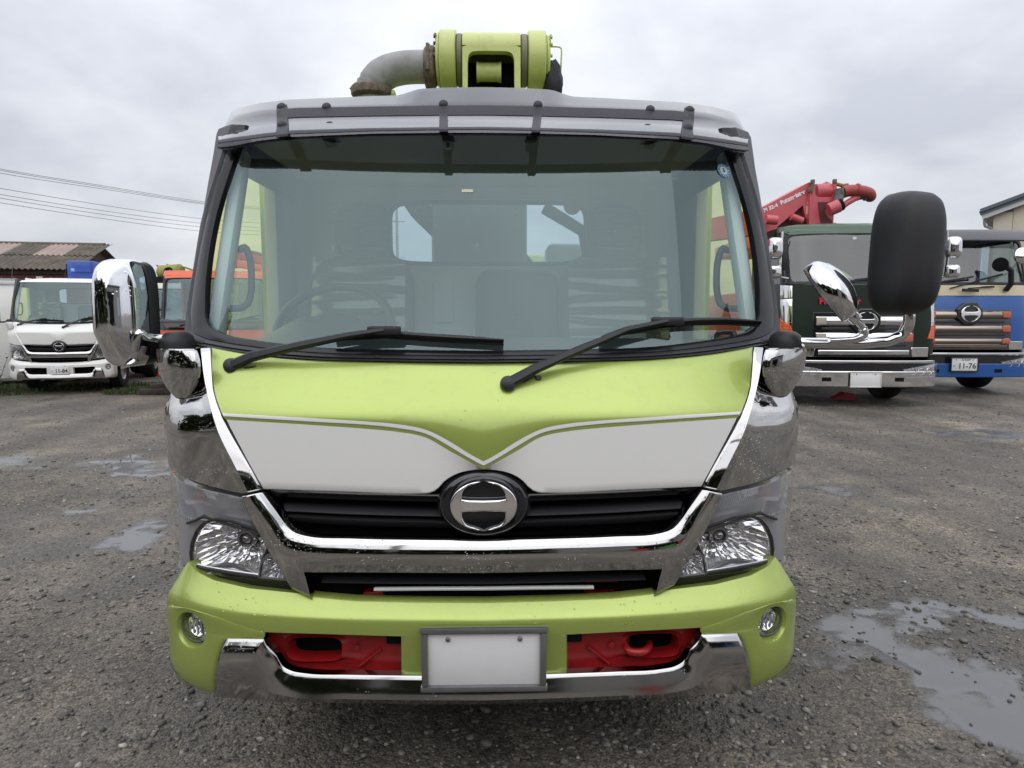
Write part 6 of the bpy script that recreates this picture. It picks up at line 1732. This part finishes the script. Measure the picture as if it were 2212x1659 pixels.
# ================================================================== shed with corrugated roof
shed = thing('shed', 'low red brown shed with mossy corrugated roof at the left behind the white truck', 'shed', (-11.75, 19.4, 0), rad(10))
WALLR = mat('red_brown_boards', (.095, .016, .018), rough=.7, var=.3, vscale=5)
CORR = mat('mossy_fibre_cement', (.115, .098, .076), rough=.9, var=.35, vscale=2.2, dirt=.8, dirtscale=3, dirtcol=(.05, .048, .034))
FRP = mat('faded_clear_sheet', (.33, .25, .215), rough=.6, var=.12, vscale=1.5)
LX = 12.0
sl_ = (3.46 - 2.60) / 2.7
def sheet(x0, x1, y0, y1, lift, m_):
    n = max(10, int((x1 - x0) / .035)); xs = np.linspace(x0, x1, n); wv = .022 * np.sin(xs * 2 * math.pi / .14)
    mb = MB(); up = []
    for th in (0, -.012):
        up.append([np.stack([xs, np.full(n, y), 2.60 + (y + .2) * sl_ + wv + lift + th], 1) for y in (y0, (y0 + y1) / 2, y1)])
    mb.grid([up[1][0]] + up[0] + [up[1][2]]); return mb.build('roof_sheet', m_, shed, weld=False)
for i in range(14):
    x1 = .45 - i * .82; x0 = x1 - .86
    sheet(x0, x1, -.25, 1.30, .0 + rng.uniform(-.006, .006), CORR)
    # the clear sheets sit in the upper course
    sheet(x0, x1, 1.15, 2.55, .03 + rng.uniform(-.006, .006), FRP if i in (1, 3, 6, 9) else CORR)
n = 60
bk = MB(); xs = np.linspace(-LX, .2, 60); bk.grid([[(x, 2.5, 3.43) for x in xs], [(x, 5.2, 2.62) for x in xs]]); bk.build('back_roof', CORR, shed)
MB().tube([(x, 2.52, 3.47) for x in np.linspace(-LX, .25, 20)], .07, 10).build('ridge_cap', CORR, shed)
for i in range(40):
    x = -i * .3; MB().box((x - .15, 0, 1.27), (.285, .03 + (i % 2) * .006, 2.5), bev=.004).build('wall_board', WALLR, shed)
MB().box((-LX / 2, -.05, 2.50), (LX, .05, .12), bev=.01).build('fascia', mat('dark_fascia', (.035, .02, .02), rough=.7), shed)
MB().box((-.03, 2.5, 1.27), (.05, 4.9, 2.5), bev=.01).build('gable_wall', WALLR, shed)
MB().prism([(.0, .1, 2.5), (.0, 2.5, 3.38), (.0, 4.9, 2.5)], (-.05, 0, 0)).build('gable', mat('gable_boards', (.07, .035, .03), rough=.8, var=.3), shed)
MB().box((-.55, -.06, 2.22), (.16, .06, .34), bev=.01).build('vent_box', STKC, shed)
MB().box((-1.35, -.05, 2.27), (.5, .05, .12), bev=.01).build('wall_light', mat('dull_white', (.5, .5, .5), rough=.6), shed)

# ================================================================== beige workshop at the right edge
wk = thing('workshop', 'beige clad workshop with pitched roof edge at the upper right', 'building', (15.75, 22.0, 0), rad(-38))
BEIGE = mat('beige_siding', (.52, .475, .375), rough=.55, var=.06, vscale=1.2, dirt=.25, dirtscale=1.5, dirtcol=(.30, .26, .2))
for i in range(14):
    x0 = i * .5; zl = 4.45 + (x0 + .25) * .36
    MB().box((x0 + .25, 0, zl / 2), (.492, .05 + (i % 2) * .012, zl), bev=.006).build('siding_panel', BEIGE, wk)
MB().box((3.5, 6.0, 2.2), (6.9, 11.9, 4.4)).build('hall', BEIGE, wk)
MB().bar((-.30, -.20, 4.42), (7.0, -.20, 7.05), .10, .16).build('barge_board', mat('pale_grey_trim', (.55, .58, .60), rough=.4), wk)
MB().bar((-.34, 3, 4.60), (7.0, 3, 7.24), 6.8, .10).build('roof_sheet', mat('grey_metal_roof', (.10, .12, .14), rough=.4, metal=.4), wk)
MB().bar((-.36, -.25, 4.53), (7.0, -.25, 7.18), .14, .12).build('verge_cap', mat('grey_metal_roof', (.10, .12, .14)), wk)
MB().tube([(-.22, -.1, 4.36), (-.22, -.1, 4.22), (-.20, -.1, 4.14), (-.05, -.1, 4.06), (.0, -.1, 3.95), (-.01, -.1, 2.0), (-.01, -.1, .1)], .045, 8).build('downpipe', mat('downpipe_grey', (.22, .21, .20), rough=.5), wk)

# ================================================================== power lines
WIRE = mat('wire', (.16, .16, .17), rough=.6)
def yl(u): return 1.0 / (1 / 26 + (1 / 80 - 1 / 26) * (u + 150) / 1010)
pole = thing('utility_pole', 'concrete utility pole far behind the lime truck', 'pole', (PW(860, 675, yl(860))[0], yl(860), 0))
MB().lathe((0, 0, 0), (0, 0, 1), [(.19, 0), (.13, 15), (0, 15)], 14).build('pole_shaft', mat('concrete_pole', (.35, .34, .33), rough=.8), pole)
for z in (14.3, 11.6): MB().box((0, 0, z), (1.8, .1, .1)).build('cross_arm', STEEL, pole)
for nm, vv in (('topmost of the power lines crossing the sky at left', (336, 365, 401, 436, 450, 476)), ('second power line from the top, close under the topmost', (339, 368, 404, 439, 453, 478)), ('third power line from the top, just under the upper pair', (345, 374, 408, 441, 455, 480)),
               ('fourth power line from the top, alone under the upper three', (382, 407, 443, 473, 484, 505)), ('middle of the five lower power lines, just under the faint one', (394, 420, 455, 483, 494, 512)), ('second lowest power line in the sky at left', (403, 428, 463, 491, 501, 518)), ('lowest power line in the sky at left', (413, 438, 472, 500, 509, 524))):
    pts = [PW(u, v, yl(u)) for u, v in zip((-150, 0, 220, 440, 590, 860), vv)]
    pa = np.array(pts); t_ = np.linspace(0, 1, 6); tt_ = np.linspace(0, 1, 40)
    pth = [tuple(q) for q in catmull(pa, 8)]
    tag(MB().tube(pth, .011, 5).build('power_line', WIRE), 'thin grey wire, ' + nm, 'power line', 'power lines at left')

# ================================================================== what stands behind the photographer (mirrored in the chrome)
def tree(x, y, h, cr, label, seed, m_leaf):
    rr = random.Random(seed); t = thing('tree', label, 'tree', (x, y, 0))
    MB().tube([(0, 0, 0), (.1, 0, h * .3), (.0, .1, h * .6), (.1, .1, h * .85)], [h * .03, h * .025, h * .017, h * .006], 8).build('trunk', STEM, t)
    lf = MB(); cl = [(Vector((rr.gauss(0, .55) * cr, rr.gauss(0, .55) * cr, h * (.12 + .8 * rr.random()))), cr * (.35 + .3 * rr.random())) for _ in range(20)]
    for c, r_ in cl:
        for _ in range(90):
            d = Vector((rr.gauss(0, 1), rr.gauss(0, 1), rr.gauss(0, 1))).normalized() * r_ * rr.random() ** .4; p = c + d; a = Vector((rr.gauss(0, 1), rr.gauss(0, 1), rr.gauss(0, 1))).normalized(); b = a.orthogonal().normalized(); s_ = .22 + .2 * rr.random()
            k = len(lf.V); lf.V += [tuple(p - a * s_), tuple(p + b * s_ * .6), tuple(p + a * s_), tuple(p - b * s_ * .6)]; lf.F.append((k, k + 1, k + 2, k + 3)); lf.M.append(0)
    lf.build('crown', m_leaf, t, smooth=False, weld=False)
TLEAF = mat('tree_leaf', (.045, .06, .02), rough=.6, var=.4, vscale=1)
for i, (x, y, h, c) in enumerate(((-6, -9.5, 5.2, 2.2), (-8.5, -8, 5.8, 2.4), (-11, -6, 5.4, 2.4), (-3.4, -11, 5, 2.2), (-13, -2.5, 5, 2.2), (0, -13, 4.6, 2.3))):
    tree(x, y, h, c, ('third', 'fourth', 'fifth', 'second', 'sixth', 'nearest')[i] + ' leafy tree from the storage hall, in the row behind the photographer', 20 + i, TLEAF)
hall = thing('storage_hall', 'grey storage hall with dark doorway behind the photographer', 'building', (8, -9, 0), rad(0))
MB().box((0, -4, 2.2), (13, 8, 4.4)).build('wall', mat('hall_grey', (.30, .29, .27), rough=.7, var=.1), hall)
MB().box((-1.5, .02, 1.7), (5.0, .06, 3.4)).build('doorway', BLKMAT, hall); MB().box((4.2, .02, 1.9), (2.0, .06, 1.2)).build('window', STKW, hall)
MB().box((0, -4, 4.6), (13.6, 8.8, .25)).build('roof', mat('hall_roof', (.12, .12, .13), rough=.6), hall)
for i, (x, c) in enumerate(((-3.2, 'red_drum'), (-2.3, 'green_drum'), (.8, 'blue_drum'))):
    cc_ = {'red_drum': (.5, .03, .03), 'green_drum': (.06, .35, .05), 'blue_drum': (.04, .12, .4)}[c]
    tag(MB().lathe((8 + x - 1.0, -8.2, 0), (0, 0, 1), [(0, 0), (.29, 0), (.30, .02), (.30, .3), (.31, .31), (.30, .33), (.30, .87), (.28, .88), (0, .87)], 20).build('drum', mat(c, cc_, rough=.4)), c.split('_')[0] + ' steel drum standing before the storage hall', 'drum')
rp = thing('utility_pole', 'concrete utility pole behind the photographer', 'pole', (-2.2, -8, 0))
MB().lathe((0, 0, 0), (0, 0, 1), [(.18, 0), (.13, 9), (0, 9)], 12).build('pole_shaft', mat('concrete_pole', (.35, .34, .33), rough=.8), rp); MB().box((0, 0, 8.4), (1.6, .1, .1)).build('cross_arm', STEEL, rp)
fence = thing('boundary_fence', 'dark board fence along the far side of the yard behind the photographer', 'fence', (-4, -12.2, 0))
for i in range(40): MB().box((i * .5 - 8, 0, .8), (.46, .04, 1.6)).build('board', mat('dark_boards', (.05, .045, .04), rough=.8, var=.3), fence)

# ================================================================== far tree line along the horizon
tl = MB(); rr = random.Random(77)
for i in range(2600):
    ang = rr.uniform(-1.15, 1.15); dist = rr.uniform(95, 125); hgt = 2.6 + 1.6 * noise.noise((ang * 9, 3.0, 1.0)) + .9 * noise.noise((ang * 31, 1.0, 5.0))
    p = Vector((dist * math.sin(ang), dist * math.cos(ang), rr.random() ** .8 * max(.8, hgt))); a = Vector((rr.gauss(0, 1), rr.gauss(0, 1), rr.gauss(0, 1))).normalized(); b = a.orthogonal().normalized(); s_ = .5 + .8 * rr.random()
    k = len(tl.V); tl.V += [tuple(p - a * s_), tuple(p + b * s_ * .7), tuple(p + a * s_), tuple(p - b * s_ * .7)]; tl.F.append((k, k + 1, k + 2, k + 3)); tl.M.append(0)
tlo = tl.build('distant_trees', TLEAF, None, smooth=False, weld=False); tlo['kind'] = 'stuff'
